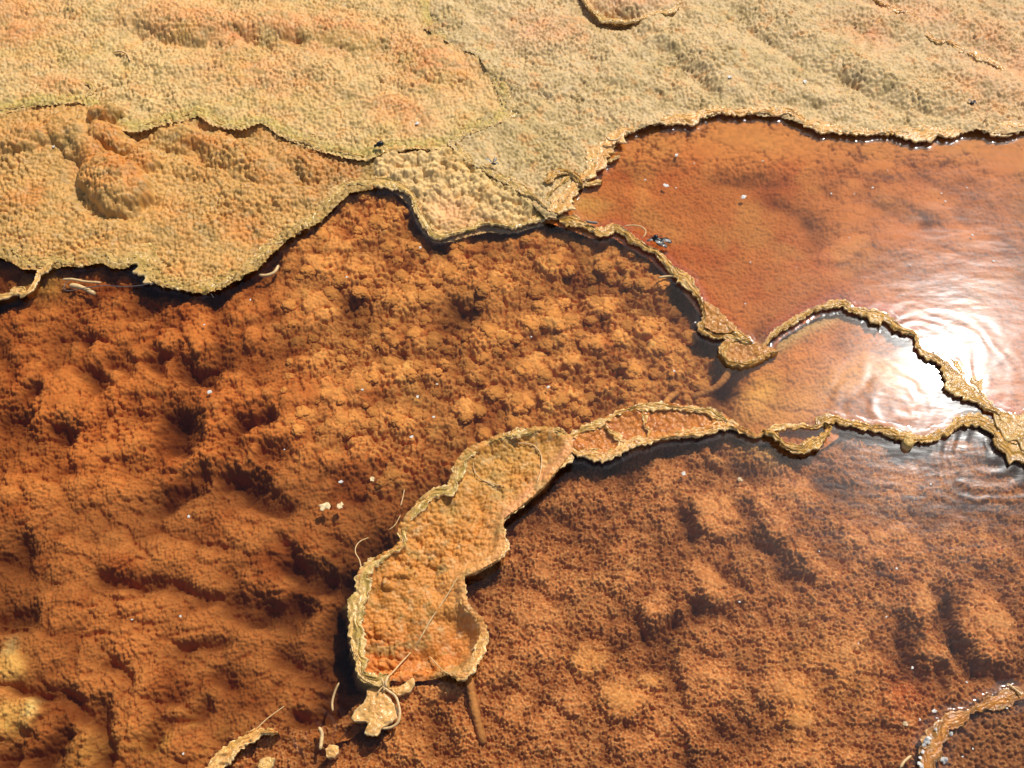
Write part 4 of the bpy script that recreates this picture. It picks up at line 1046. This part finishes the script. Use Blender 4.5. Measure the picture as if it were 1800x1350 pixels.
# ------------------------------------------------------------------ torn pieces of floating mat
def fragment(name, label, poly, z, thick, pal, seed, cat='mat fragment', tilt=0.0):
    p = np.asarray(poly + [poly[0]], float)
    S = spline(p, .0025, z)[:-1, :2]
    c = S.mean(0)
    n = len(S); R = np.linspace(0, 1, 18) ** .8
    ang = np.arange(n)
    pts = c + (S - c)[None] * R[:, None, None]
    X = pts[..., 0]; Y = pts[..., 1]
    ed = (perlin(X / .006, Y / .006, seed) * .003) * (R[:, None] > .9)
    d = (S - c); d = d / np.linalg.norm(d, axis=1)[:, None]
    X = X + d[None, :, 0] * ed; Y = Y + d[None, :, 1] * ed
    g1, r1 = dome(X, Y, .008, seed + 1); g2, r2 = dome(X, Y, .0042, seed + 2)
    n1 = fbm(X / .03, Y / .03, seed + 3, 3)
    Z = z + thick * (1 - R[:, None] ** 6 * .6) + .005 * n1 + .0016 * g1 + .001 * g2 + tilt * (Y - c[1])
    Xs = np.vstack([X, X[-1:] * .985 + c[0] * .015, X[-1:] * .9 + c[0] * .1]); Ys = np.vstack([Y, Y[-1:] * .985 + c[1] * .015, Y[-1:] * .9 + c[1] * .1])
    Zs = np.vstack([Z, Z[-1:] - .006, Z[-1:] - .02])
    pc = [lin(q) for q in PAL[pal]]
    C = pc[1] + (pc[0] - pc[1]) * np.clip(.5 + n1, 0, 1)[..., None]
    C = C + (pc[2] - C) * (.6 * sstep(.85, 1, R)[:, None, None] + .4 * sstep(.1, .5, fbm(X / .015, Y / .015, seed + 5, 2))[..., None])
    C = C * (1 + .25 * (r1 - .5))[..., None]
    C = np.vstack([C, C[-1:], C[-1:]])
    m = len(R) + 2
    I = np.arange(m * n).reshape(m, n); J = np.roll(I, -1, 1)
    q = np.stack([I[:-1], I[1:], J[1:], J[:-1]], -1).reshape(-1, 4)
    a2 = (S[1] - S[0]); a1 = S[0] - c
    if a1[0] * a2[1] - a1[1] * a2[0] < 0: q = q[:, ::-1]
    o = add_obj(name, np_mesh(name, np.stack([Xs, Ys, Zs], -1).reshape(-1, 3), q, C.reshape(-1, 3)), M_RIM)
    return tag(o, label, cat, 'torn bits of mat near the bottom gap')


r2 = lambda pts: [(580 + a / 4.09, 980 + b / 4.09) for a, b in pts]
fragment('mat_fragment', 'largest torn ochre scrap of mat below the island tip', r2([(270, 940), (310, 930), (360, 950), (410, 990), (470, 1060), (490, 1110), (470, 1170), (385, 1225), (330, 1285), (250, 1270), (275, 1190), (160, 1170), (190, 1090), (250, 1040)]), 0.0, .004, 'orange', 900)
fragment('mat_fragment', 'tongue-shaped orange scrap of mat beside the knotted strand', r2([(420, 940), (500, 930), (590, 870), (615, 915), (550, 975), (470, 995)]), -.006, .003, 'orange', 910)
fragment('mat_fragment', 'small orange scrap of mat in the bottom gap', [(571, 1318), (580, 1311), (594, 1313), (597, 1322), (588, 1332), (574, 1329)], -.006, .003, 'orange', 920)
fragment('mat_fragment', 'pale wet scrap of mat cut by the bottom edge', [(456, 1338), (470, 1331), (484, 1334), (480, 1345), (472, 1358), (455, 1356)], -.006, .007, 'ochre', 930)
fragment('mat_fragment', 'white-glinting crust tag hanging from the frilled rim', [(1586, 768), (1594, 766), (1604, 775), (1603, 788), (1594, 793), (1584, 784)], -.006, .012, 'lime', 940)


# ------------------------------------------------------------------ strands, sticks and roots
def tube(name, pts, r, mat, label=None, cat=None, group=None, z=None, nr=8, gran=0.0, seed=0, parent=None, taper=True, step=.003):
    """pts: (u, v, z) traced points"""
    W3 = np.array([tuple(P(a, b, c)) for a, b, c in pts])
    Q = np.vstack([2 * W3[0] - W3[1], W3, 2 * W3[-1] - W3[-2]])
    out = []
    for i in range(1, len(Q) - 2):
        n = max(3, int(np.linalg.norm(Q[i + 1] - Q[i]) / step))
        t = np.linspace(0, 1, n, endpoint=False)[:, None]
        a, b, c, d = Q[i - 1], Q[i], Q[i + 1], Q[i + 2]
        out.append(.5 * (2 * b + (c - a) * t + (2 * a - 5 * b + 4 * c - d) * t * t + (3 * b - a - 3 * c + d) * t ** 3))
    out.append(Q[-2][None]); S = np.vstack(out)
    T = np.gradient(S, axis=0); T /= np.linalg.norm(T, axis=1)[:, None] + 1e-12
    up = np.array([0, 0, 1.0]); B = np.cross(T, up); B /= np.linalg.norm(B, axis=1)[:, None] + 1e-9; Nn = np.cross(B, T)
    s = np.linspace(0, 1, len(S))
    rr = r * (1 + .18 * perlin(s * len(S) * step / .02, s * 0, seed + 5))
    if taper: rr = rr * (.35 + .65 * np.clip(np.minimum(s, 1 - s) * 12, 0, 1) ** .5)
    th = np.linspace(0, 2 * math.pi, nr, endpoint=False)
    dirs = B[:, None] * np.cos(th)[None, :, None] + Nn[:, None] * np.sin(th)[None, :, None]
    rad = np.tile(rr[:, None], (1, nr))
    C = None
    if gran:
        L_ = s[:, None] * len(S) * step
        g, rg = dome(np.tile(L_, (1, nr)), np.tile((th * r)[None], (len(S), 1)), gran, seed + 9)
        rad = rad + g * gran * .32
    V = S[:, None] + dirs * rad[..., None]
    n = len(S)
    I = np.arange(n * nr).reshape(n, nr); J = np.roll(I, -1, 1)
    q = np.stack([I[:-1], J[:-1], J[1:], I[1:]], -1).reshape(-1, 4)
    V = V.reshape(-1, 3); e0, e1 = len(V), len(V) + 1
    V = np.vstack([V, S[:1], S[-1:]])
    tr = [(e0, J[0, k], I[0, k]) for k in range(nr)] + [(e1, I[-1, k], J[-1, k]) for k in range(nr)]
    if gran:
        C = np.tile(lin((196, 130, 66)), (len(V), 1))
        C[:-2] *= (1 + .3 * (rg.reshape(-1) - .5))[:, None]
    o = add_obj(name, np_mesh(name, V, q, C, tr), mat, parent)
    return tag(o, label, cat, group)


def bz(key, u, v, d=.004):
    z = bed_z(key, u, v)
    return (z if z is not None else -.02) + d


tube('coated_stick', [(1283, 646, -.010), (1276, 662, -.014), (1262, 678, -.018), (1240, 690, -.020), (1215, 700, -.022)], .0062, M_NOD, 'curved mat-coated stick arching below the teardrop basin', 'stick', nr=16, gran=.006, seed=1, step=.0018)
tube('coated_stick', [(1193, 691, -.016), (1180, 697, -.010), (1172, 706, -.006), (1170, 718, -.004)], .0056, M_NOD, 'short bent mat-coated stick touching the upper rim of the long basin', 'stick', nr=16, gran=.006, seed=2, step=.0018)
tube('coated_stick', [(822, 1182, -.012), (830, 1225, -.016), (838, 1262, -.018), (850, 1308, -.022)], .0064, M_NOD, 'straight pale mat-coated stick below the island border', 'stick', nr=16, gran=.0055, seed=3, step=.0018)
tube('coated_stick', [(1092, 783, -.02), (1110, 790, -.022), (1132, 786, -.02)], .006, M_NOD, 'stubby coated stick in the shadow under the orange rim', 'stick', nr=14, gran=.006, seed=4, step=.0018)
tube('root_strand', [(806, 1012, bz('ISL', 806, 1012)), (785, 1048, bz('ISL', 785, 1048)), (757, 1090, bz('ISL', 757, 1090)), (740, 1120, bz('ISL', 740, 1120)), (726, 1142, bz('ISL', 726, 1142)), (705, 1165, bz('ISL', 705, 1165)), (690, 1182, bz('ISL', 690, 1182)), (677, 1194, bz('ISL', 677, 1194))], .0014, M_STRAND, 'long pale root strand lying across the island to its tip', 'root strand', 'pale strands')
kn = empty('root_knot', P(678, 1200, .008))
tag(kn, 'knotted pale roots tying the island tip to the torn scrap', 'root knot')
for k, (pp, rr) in enumerate([([(668, 1182, .012), (672, 1195, .014), (676, 1207, .012), (674, 1215, .010)], .0018), ([(683, 1186, .014), (678, 1200, .015), (680, 1208, .012)], .0024), ([(672, 1206, .012), (682, 1214, .010), (695, 1224, .010), (701, 1240, .010), (703, 1255, .010), (699, 1270, .008), (688, 1278, .006), (672, 1281, .004)], .0022), ([(676, 1206, .011), (668, 1212, .010), (664, 1220, .010)], .0014)]):
    child(tube('root', pp, rr, M_STRAND, seed=30 + k), kn)
tube('root_strand', [(636, 1005, .012), (632, 985, .008), (625, 972, .004), (626, 960, .003), (634, 951, .002), (648, 945, .001)], .0010, M_STRAND, 'thin curled strand rising from the left flank of the island', 'root strand', 'pale strands')
tube('root_strand', [(711, 860, .003), (708, 875, .002), (704, 890, .002)], .0009, M_STRAND, 'short straight hair-like strand afloat beside the upper island', 'root strand', 'pale strands')
tube('root_strand', [(704, 905, .002), (695, 922, .002), (683, 932, .001)], .0008, M_STRAND, 'faint strand continuing towards the island corner', 'root strand', 'pale strands')
tube('root_strand', [(905, 779, bz('ISL', 905, 779)), (930, 780, bz('ISL', 930, 780)), (945, 789, bz('ISL', 945, 789)), (952, 805, bz('ISL', 952, 805)), (950, 830, bz('ISL', 950, 830)), (944, 849, bz('ISL', 944, 849))], .0011, M_STRAND, 'pale hoop-shaped strand on the upper end of the island', 'root strand', 'pale strands')
tube('root_strand', [(832, 812, bz('ISL', 832, 812)), (834, 828, bz('ISL', 834, 828)), (846, 842, bz('ISL', 846, 842)), (865, 850, bz('ISL', 865, 850)), (888, 854, bz('ISL', 888, 854))], .0010, M_STRAND, 'pale arc-shaped strand on the upper left of the island', 'root strand', 'pale strands')
tube('root_strand', [(754, 1153, bz('ISL', 754, 1153)), (768, 1168, bz('ISL', 768, 1168)), (780, 1180, bz('ISL', 780, 1180)), (793, 1186, bz('ISL', 793, 1186))], .0010, M_STRAND, 'thin pinkish strand near the lower corner of the island', 'root strand', 'pale strands')
tube('root_strand', [(1097, 397, .017), (1115, 396, .018), (1128, 399, .019), (1135, 406, .018), (1134, 412, .017), (1130, 418, .016)], .0013, M_STRAND, 'looped pale strand beside the dead insect', 'root strand', 'pale strands')
tube('root_strand', [(1157, 488, .0), (1172, 486, .001), (1190, 485, .004)], .0024, M_STRAND, 'thick short pale strand poking from the dividing rim', 'root strand', 'pale strands')
tube('root_strand', [(450, 1282, .006), (470, 1263, .004), (500, 1241, .002)], .0008, M_STRAND, 'thin straight strand above the low bottom rim', 'root strand', 'pale strands')
tube('root_strand', [(585, 1250, -.004), (584, 1235, -.008), (589, 1215, -.010), (596, 1200, -.006)], .0020, M_STRAND, 'ochre stalk standing in the dark gap left of the torn scrap', 'root strand', 'pale strands')
tube('root_strand', [(1582, 1350, -.006), (1590, 1338, -.006), (1602, 1328, -.007)], .0022, M_STRAND, 'curved pale strand just left of the corner basin', 'root strand', 'pale strands')
tube('root_strand', [(1770, 1201, -.004), (1785, 1212, -.002), (1797, 1222, .002)], .0016, M_STRAND, 'short pale strand leaning over the corner basin rim', 'root strand', 'pale strands')
tube('root_strand', [(560, 1278, -.002), (566, 1290, -.004), (563, 1318, -.006)], .0030, M_STRAND, 'thick ochre stalk under water in the bottom gap', 'root strand', 'pale strands')
tube('root_strand', [(455, 484, -.004), (470, 484, -.003), (483, 478, -.002), (490, 466, -.003)], .0034, M_STRAND, 'curved orange stalk under the left terrace rim', 'root strand', 'pale strands')
tube('root_strand', [(200, 92, bz('T2', 200, 92)), (212, 90, bz('T2', 212, 90)), (224, 96, bz('T2', 224, 96)), (228, 106, bz('T2', 228, 106))], .0022, M_STRAND, 'curled pale strand on the top left terrace', 'root strand', 'pale strands')
tube('root_strand', [(1065, 240, .036), (1072, 246, .034), (1085, 245, .033), (1094, 236, .034)], .0024, M_STRAND, 'curled pale root on the crusty rim at the pool head', 'root strand', 'pale strands')
tube('root_strand', [(1732, 208, .036), (1738, 198, .04), (1745, 190, .042)], .0010, M_STRAND, 'tiny upright strand at the crusty rim far right', 'root strand', 'pale strands')
tube('grey_thread', [(122, 492, .003), (114, 500, .003), (113, 509, .003), (125, 511, .003), (150, 506, .004), (185, 502, .004), (215, 504, .004), (245, 502, .005), (270, 498, .006), (300, 502, .004), (325, 506, .003), (350, 508, .003), (368, 514, .003), (376, 524, .002)], .0009, M_GREYSTRAND, 'long dark grey thread adrift under the left terrace rim', 'thread')
rt = empty('pale_root', P(150, 500, -.004))
tag(rt, 'two forked pale roots floating under the left terrace rim', 'root')
child(tube('root', [(122, 502, -.002), (135, 503, -.001), (150, 508, -.003), (168, 518, -.008)], .0052, M_STRAND, seed=61), rt)
child(tube('root', [(110, 491, .0), (128, 491, .0), (150, 495, -.002), (178, 497, -.004)], .0026, M_STRAND, seed=62), rt)
tube('grey_twig', [(1030, 389, .016), (1040, 391, .017), (1051, 392, .016)], .0026, M_TWIG, 'short grey twig lodged by the dividing rim', 'twig')


# ------------------------------------------------------------------ flakes, specks and insects
def flake_mesh(seed, n=11, jag=.3):
    """thin curled chip with an uneven outline, unit radius"""
    rg = random.Random(seed)
    me = bpy.data.meshes.new('flake'); bm = bmesh.new()
    rings = []
    for r, zt in ((1, 0.02), (.93, .13), (.5, .2)):
        ring = []
        for k in range(n):
            a = 2 * math.pi * k / n
            q = r * (1 + jag * (random.Random(seed * 31 + k).random() - .5) * 2)
            ring.append(bm.verts.new((q * math.cos(a), q * .8 * math.sin(a), zt + .12 * q * math.cos(a * 2 + seed) + .05 * rg.random())))
        rings.append(ring)
    for a, b in zip(rings[:-1], rings[1:]):
        for k in range(n):
            bm.faces.new((a[k], a[(k + 1) % n], b[(k + 1) % n], b[k]))
    top = bm.verts.new((0, 0, .22))
    for k in range(n): bm.faces.new((rings[-1][k], rings[-1][(k + 1) % n], top))
    bm.faces.new(rings[0][::-1])
    bm.to_mesh(me); bm.free()
    return me


FM = [flake_mesh(k) for k in range(6)]
FMC = [flake_mesh(k + 20, 13, .35) for k in range(3)]
for m_ in FM: m_.materials.append(M_FLAKE)
for m_ in FMC: m_.materials.append(M_CREAM)


def flake(u, v, z, rpx, label, group, mesh, rot=0.0, tilt=0.0, cat='flake', name='mineral_flake'):
    o = bpy.data.objects.new(name, mesh); COL.objects.link(o)
    p = P(u, v, z); o.location = p
    s = .8 * rpx * (p - Vector((0, 0, CAM_H))).length / FOC
    o.scale = (s, s, s); o.rotation_euler = (tilt, tilt * .5, rot)
    return tag(o, label, cat, group)


GA, GB, GD, GT = 'pale chips on the central pool', 'white chips on the rippled pool', 'white chips on the lower pool', 'white chips on the terraces'
flake(572, 889, .002, 12, 'largest cream chip afloat in the central pool left of the island', GA, FMC[0], .6)
flake(598, 889, .001, 8, 'pear-shaped cream chip just beside the largest one', GA, FMC[1], 1.7)
flake(599, 847, .001, 5, 'small translucent white chip above the two cream chips', GA, FM[0], .2)
flake(654, 842, .001, 6, 'pale feathery tuft to the right of the translucent chip', GA, FMC[2], 2.2)
flake(369, 689, .001, 6, 'white chip on the long submerged ridge of the central pool', GA, FM[1], .4)
for k, (u, v, r) in enumerate([(637, 685, 3.2), (734, 697, 4), (762, 733, 3.4), (964, 680, 4), (1185, 652, 3), (359, 571, 2.6), (440, 527, 2.4), (609, 487, 3), (739, 435, 3.4), (317, 1083, 3), (723, 768, 4), (332, 908, 4), (232, 1089, 2.4), (322, 1325, 3), (768, 675, 2.4), (1222, 567, 2.6), (934, 592, 2.2), (500, 790, 2)]):
    flake(u, v, .001, r, 'tiny white speck afloat on the central pool', GA, FM[k % 6], k * 1.3)
flake(1307, 346, Z_B + .001, 6.5, 'white rounded chip alone in the upper red pool', GB, FM[2], .3)
flake(1189, 273, Z_B + .001, 4.5, 'slim greyish chip near the head of the upper pool', GB, FM[3], 1.2)
flake(1170, 326, Z_B + .001, 6, 'flat grey sliver in the upper pool left of the rounded chip', GB, FM[4], -.5)
for k, (u, v, r) in enumerate([(1134, 316, 2.4), (1188, 330, 2), (1341, 283, 2.2), (1461, 340, 2.4), (1534, 330, 2.6), (1493, 418, 2.2), (1655, 340, 2.2), (1662, 354, 2.8), (1709, 413, 3), (1747, 459, 3.4), (1319, 461, 2), (1310, 534, 2.4), (1502, 341, 2), (1220, 287, 2), (1600, 466, 2), (1560, 300, 1.8), (1700, 330, 2), (1400, 470, 1.8)]):
    flake(u, v, Z_B + .001, r, 'tiny white speck afloat on the upper pool', GB, FM[k % 6], k * 1.7)
flake(1202, 833, Z_D + .001, 6, 'white chip in the lower pool under the long basin', GD, FM[5], .9)
flake(1301, 843, Z_D - .01, 6, 'dim pale chip on the lower pool bed right of the white chip', GD, FMC[1], .2)
flake(1642, 1250, Z_D + .001, 5, 'round white chip above the corner basin rim', GD, FM[0], .2)
flake(1592, 1272, Z_D - .008, 6, 'pale yellowish chip sunk left of the corner basin', GD, FMC[2], .5)
for k, (u, v, r) in enumerate([(1300, 1058, 2.6), (1576, 999, 3), (1604, 1174, 3.4), (1699, 1199, 2.4), (1617, 1265, 2.6), (1558, 1084, 2.4), (1440, 969, 2), (1636, 851, 3), (1770, 1245, 2.4), (1710, 1316, 2.2), (1692, 1330, 2), (1509, 1131, 2)]):
    flake(u, v, Z_D + .001, r, 'tiny white speck afloat on the lower pool', GD, FM[k % 6], k * 1.9)
flake(1283, 135, bz('T3', 1283, 135, .002), 5, 'white crumb on the khaki terrace below its ridge', GT, FM[1], .4)
flake(1415, 144, bz('T3', 1415, 144, .002), 5.5, 'double white crumb on the middle of the khaki terrace', GT, FM[3], 1.4)
flake(1686, 173, bz('T3', 1686, 173, .002), 4.5, 'bright oval white crumb beside the fly on the khaki terrace', GT, FM[2], .1)
flake(733, 217, bz('T2', 733, 217, .002), 4.5, 'white splinter on the pale terrace above the lumpy slope', GT, FM[4], .7)
flake(443, 155, bz('T2', 443, 155, .002), 3.4, 'lone white crumb on the pale top left terrace', GT, FM[0], 2.0)
flake(94, 258, bz('T1', 94, 258, .002), 3.4, 'small white crumb left of the round orange mound', GT, FM[5], .2)
flake(645, 299, bz('S', 645, 299, .002), 3.0, 'white grain at the left end of the lumpy slope', GT, FM[5], .9)


def ellipsoid(name, c, r, rot, mat, parent, seg=16, bumps=.08, seed=0):
    me = bpy.data.meshes.new(name); bm = bmesh.new()
    bmesh.ops.create_icosphere(bm, subdivisions=3, radius=1)
    rg = random.Random(seed)
    for w in bm.verts:
        k = 1 + bumps * math.sin(9 * w.co.x + seed) * math.cos(3 * w.co.y)
        w.co = Vector((w.co.x * r[0], w.co.y * r[1] * k, w.co.z * r[2] * k))
    bmesh.ops.rotate(bm, verts=bm.verts, cent=(0, 0, 0), matrix=Matrix.Rotation(rot, 3, 'Z'))
    bmesh.ops.translate(bm, verts=bm.verts, vec=c)
    for f in bm.faces: f.smooth = True
    bm.to_mesh(me); bm.free()
    return child(add_obj(name, me, mat), parent)


def wing(name, root, tip, width, mat, parent, lift=.004, thick=.0008):
    root = Vector(root); tip = Vector(tip); d = tip - root; L = d.length; d.normalize(); s = d.cross(Vector((0, 0, 1))).normalized()
    me = bpy.data.meshes.new(name); bm = bmesh.new()
    prof = [(0, .12), (.2, .5), (.45, .95), (.7, 1.0), (.9, .7), (1, .25)]
    rows = []
    for t, w in prof:
        c = root + d * L * t + Vector((0, 0, lift * math.sin(t * 2.6)))
        rows.append([bm.verts.new(c + s * (width * w * e) + Vector((0, 0, .0012 * math.sin(7 * e + 5 * t)))) for e in (-1, -.5, 0, .5, 1)])
    for a, b in zip(rows[:-1], rows[1:]):
        for k in range(4): bm.faces.new((a[k], a[k + 1], b[k + 1], b[k]))
    ret = bmesh.ops.solidify(bm, geom=bm.faces[:], thickness=thick)
    bm.normal_update()
    for f in bm.faces: f.smooth = True
    bm.to_mesh(me); bm.free()
    return child(add_obj(name, me, mat), parent)


mo = empty('dead_moth', P(1158, 426, .012))
tag(mo, 'dead grey moth with crumpled wings on the dividing rim', 'moth')
zi = .016
ellipsoid('body', P(1155, 422, zi), (.013, .006, .006), -.5, M_BLACK, mo, seed=1)
ellipsoid('head', P(1153, 416, zi + .004), (.005, .005, .004), 0, M_BLACK, mo, seed=2)
wing('wing', P(1150, 420, zi + .003), P(1166, 432, zi - .002), .009, M_WING, mo)
wing('wing', P(1158, 420, zi), P(1181, 427, zi - .004), .006, M_WING, mo)
wing('wing', P(1150, 422, zi), P(1137, 424, zi - .003), .004, M_WING, mo)
wing('wing', P(1160, 430, zi), P(1173, 435, zi - .004), .005, M_WING, mo)
for k, (a, b) in enumerate([((1150, 418), (1144, 414)), ((1157, 417), (1163, 414)), ((1160, 420), (1165, 419))]):
    child(tube('leg', [(*a, zi), ((a[0] + b[0]) / 2, (a[1] + b[1]) / 2, zi + .004), (*b, zi - .002)], .0006, M_BLACK, nr=6), mo)

bt = empty('black_beetle', P(667, 255, .027))
tag(bt, 'black beetle on the lip above the lumpy slope', 'beetle')
ellipsoid('body', P(668, 253, .033), (.009, .006, .006), .35, M_BLACK, bt, seed=4)
ellipsoid('head', P(660, 256, .030), (.004, .0035, .003), .3, M_BLACK, bt, seed=5)
for k, (a, b) in enumerate([((662, 256), (657, 260)), ((668, 256), (666, 261)), ((672, 255), (675, 259))]):
    child(tube('leg', [(*a, .030), ((a[0] + b[0]) / 2, (a[1] + b[1]) / 2, .031), (*b, .025)], .0006, M_BLACK, nr=6), bt)

FZ = bz('T3', 1709, 181, 0)
fe = empty('winged_insect', P(868, 288, .027))
tag(fe, 'small insect with upright white wings on the yellowish crest', 'insect')
ellipsoid('body', P(868, 288, .030), (.006, .0022, .0022), -.1, M_BLACK, fe, seed=6)
wing('wing', P(866, 288, .031), P(873, 279, .037), .004, M_FLAKE, fe)
wing('wing', P(866, 287, .031), P(853, 280, .033), .003, M_FLAKE, fe)
wing('wing', P(869, 288, .030), P(877, 289, .030), .0022, M_FLAKE, fe)
fl = empty('fly', P(1709, 181, FZ + .000))
tag(fl, 'dark fly standing on the khaki terrace near the right edge', 'fly')
ellipsoid('body', P(1709, 181, FZ + .005), (.008, .0035, .004), .5, M_BLACK, fl, seed=7)
ellipsoid('head', P(1713, 178, FZ + .006), (.003, .003, .003), 0, M_BLACK, fl, seed=8)
wing('wing', P(1708, 180, FZ + .008), P(1701, 177, FZ + .008), .003, M_WING, fl)
wing('wing', P(1710, 181, FZ + .008), P(1716, 183, FZ + .006), .003, M_WING, fl)

# white crystals along the corner basin rim
cr_rim = [o for o in bpy.data.objects if 'corner basin with a white crust' in str(o.get('label', ''))][0]
rg = random.Random(5)
for k, (u, v) in enumerate([(1629, 1302), (1624, 1310), (1622, 1322), (1617, 1332), (1616, 1342), (1645, 1282), (1660, 1336), (1672, 1290), (1620, 1348), (1633, 1297)]):
    o = bpy.data.objects.new('crystal_crust', FM[k % 6].copy() if k < 6 else FM[k % 6]); COL.objects.link(o)
    if k < 6:
        o.data.materials.clear(); o.data.materials.append(M_SALT)
    o.location = P(u, v, -.004 + .004 * rg.random()); s_ = .003 + .003 * rg.random(); o.scale = (s_, s_ * 1.3, s_ * 1.6); o.rotation_euler = (rg.uniform(-.5, .5), rg.uniform(-.5, .5), rg.uniform(0, 6))
    o.parent = cr_rim

# ------------------------------------------------------------------ cauliflower heads on the bed of the central pool
def head_mesh(seed):
    rg = np.random.default_rng(seed)
    bm = bmesh.new(); bmesh.ops.create_icosphere(bm, subdivisions=5, radius=1)
    bm.verts.ensure_lookup_table()
    V = np.array([w.co[:] for w in bm.verts]); F = np.array([[w.index for w in f.verts] for f in bm.faces]); bm.free()
    keep = V[:, 2] > -.45
    F = F[keep[F].all(1)]; mp = -np.ones(len(V), int); mp[keep] = np.arange(keep.sum()); V = V[keep]; F = mp[F]

    def pts(n):
        d = rg.normal(size=(n, 3)); return d / np.linalg.norm(d, axis=1)[:, None]
    C1, C2 = pts(14), pts(120)
    d1 = np.arccos(np.clip((V @ C1.T).max(1), -1, 1)) / .5; dd = V @ C2.T; d2 = np.arccos(np.clip(dd.max(1), -1, 1)) / .185; rid = rg.random(190)[dd.argmax(1)]
    r = .78 + .22 * np.clip(1 - d1 ** 2, 0, 1) ** .6 + .10 * np.clip(1 - d2 ** 2, 0, 1) ** .55
    base = rg.uniform(.85, 1.1)
    Vw = V * r[:, None] * np.array([1, base, .72])
    col = lin((212, 140, 66)) * 1.12 * (1 + .28 * (rid - .5))[:, None]
    return np_mesh('nodule', Vw, None, col, F)


HM = [head_mesh(k) for k in range(7)]
for m_ in HM: m_.materials.append(M_NOD)
spots = [(840, 722, 17), (690, 645, 26), (655, 668, 14), (635, 682, 22), (720, 662, 16), (820, 735, 14), (932, 575, 17), (975, 556, 20), (1000, 566, 18), (1050, 538, 22), (1068, 548, 15), (1140, 578, 20), (1160, 612, 17), (1115, 655, 17), (1050, 605, 17), (1085, 600, 13), (925, 652, 22), (955, 662, 18),
         (985, 705, 22), (1010, 712, 16), (908, 706, 18), (1000, 638, 15), (1055, 676, 15), (1185, 636, 18), (975, 465, 20), (1000, 478, 15), (720, 515, 20), (745, 528, 18), (690, 530, 18), (788, 480, 18), (872, 500, 20), (850, 512, 15), (640, 480, 18), (1060, 470, 16), (1130, 500, 17), (1165, 500, 17), (660, 392, 17), (640, 347, 12),
         (760, 598, 22), (785, 610, 16), (730, 590, 16), (860, 585, 20), (885, 598, 15), (600, 745, 15), (700, 742, 16), (690, 835, 18), (670, 848, 13), (1100, 575, 13), (1020, 590, 15), (1080, 640, 12), (1150, 655, 12), (960, 610, 14), (900, 640, 13)]
rg = random.Random(11)
tries = 0
while len(spots) < 298 and tries < 20000:
    tries += 1
    u = rg.uniform(500, 1245); v = rg.uniform(345, 765)
    if v < 470 and u < 560: continue
    n = float(fbm(np.array([u / 60]), np.array([v / 40]), 300, 2)[0])
    if n < -.06: continue
    r = rg.choice([6, 7, 8, 9, 10, 11, 13, 15, 17])
    if any((u - a) ** 2 + ((v - b) * 1.3) ** 2 < (.85 * (r + q)) ** 2 for a, b, q in spots): continue
    if bed_z('A', u, v) is None: continue
    spots.append((u, v, r))
A_OBJ = REG['A']['obj']
for k, (u, v, r) in enumerate(spots):
    z0 = bed_z('A', u, v)
    if z0 is None: continue
    # the bed point seen at (u, v) lies on the plane of the bed
    p = P(u, v, -.019); sc = r * (p - Vector((0, 0, CAM_H))).length / FOC
    zc = z0 - .02 * sc
    if zc + .60 * sc > -.003: zc = -.003 - .60 * sc
    o = bpy.data.objects.new('nodule', HM[k % 7]); COL.objects.link(o)
    o.location = (p.x, p.y, zc); o.scale = (sc, sc, sc * .72); o.rotation_euler = (rg.uniform(-.1, .1), rg.uniform(-.1, .1), rg.uniform(0, 6.28))
    o.parent = A_OBJ

# ------------------------------------------------------------------ ground beyond the pools
me = bpy.data.meshes.new('ground'); bm = bmesh.new()
bmesh.ops.create_grid(bm, x_segments=60, y_segments=60, size=60)
for w in bm.verts: w.co.z = -.24 + .02 * math.sin(w.co.x * 1.7) * math.cos(w.co.y * 1.3)
bm.to_mesh(me); bm.free()
tag(add_obj('ground', me, M_GROUND), 'ochre ground reaching beyond the pools', kind='structure')
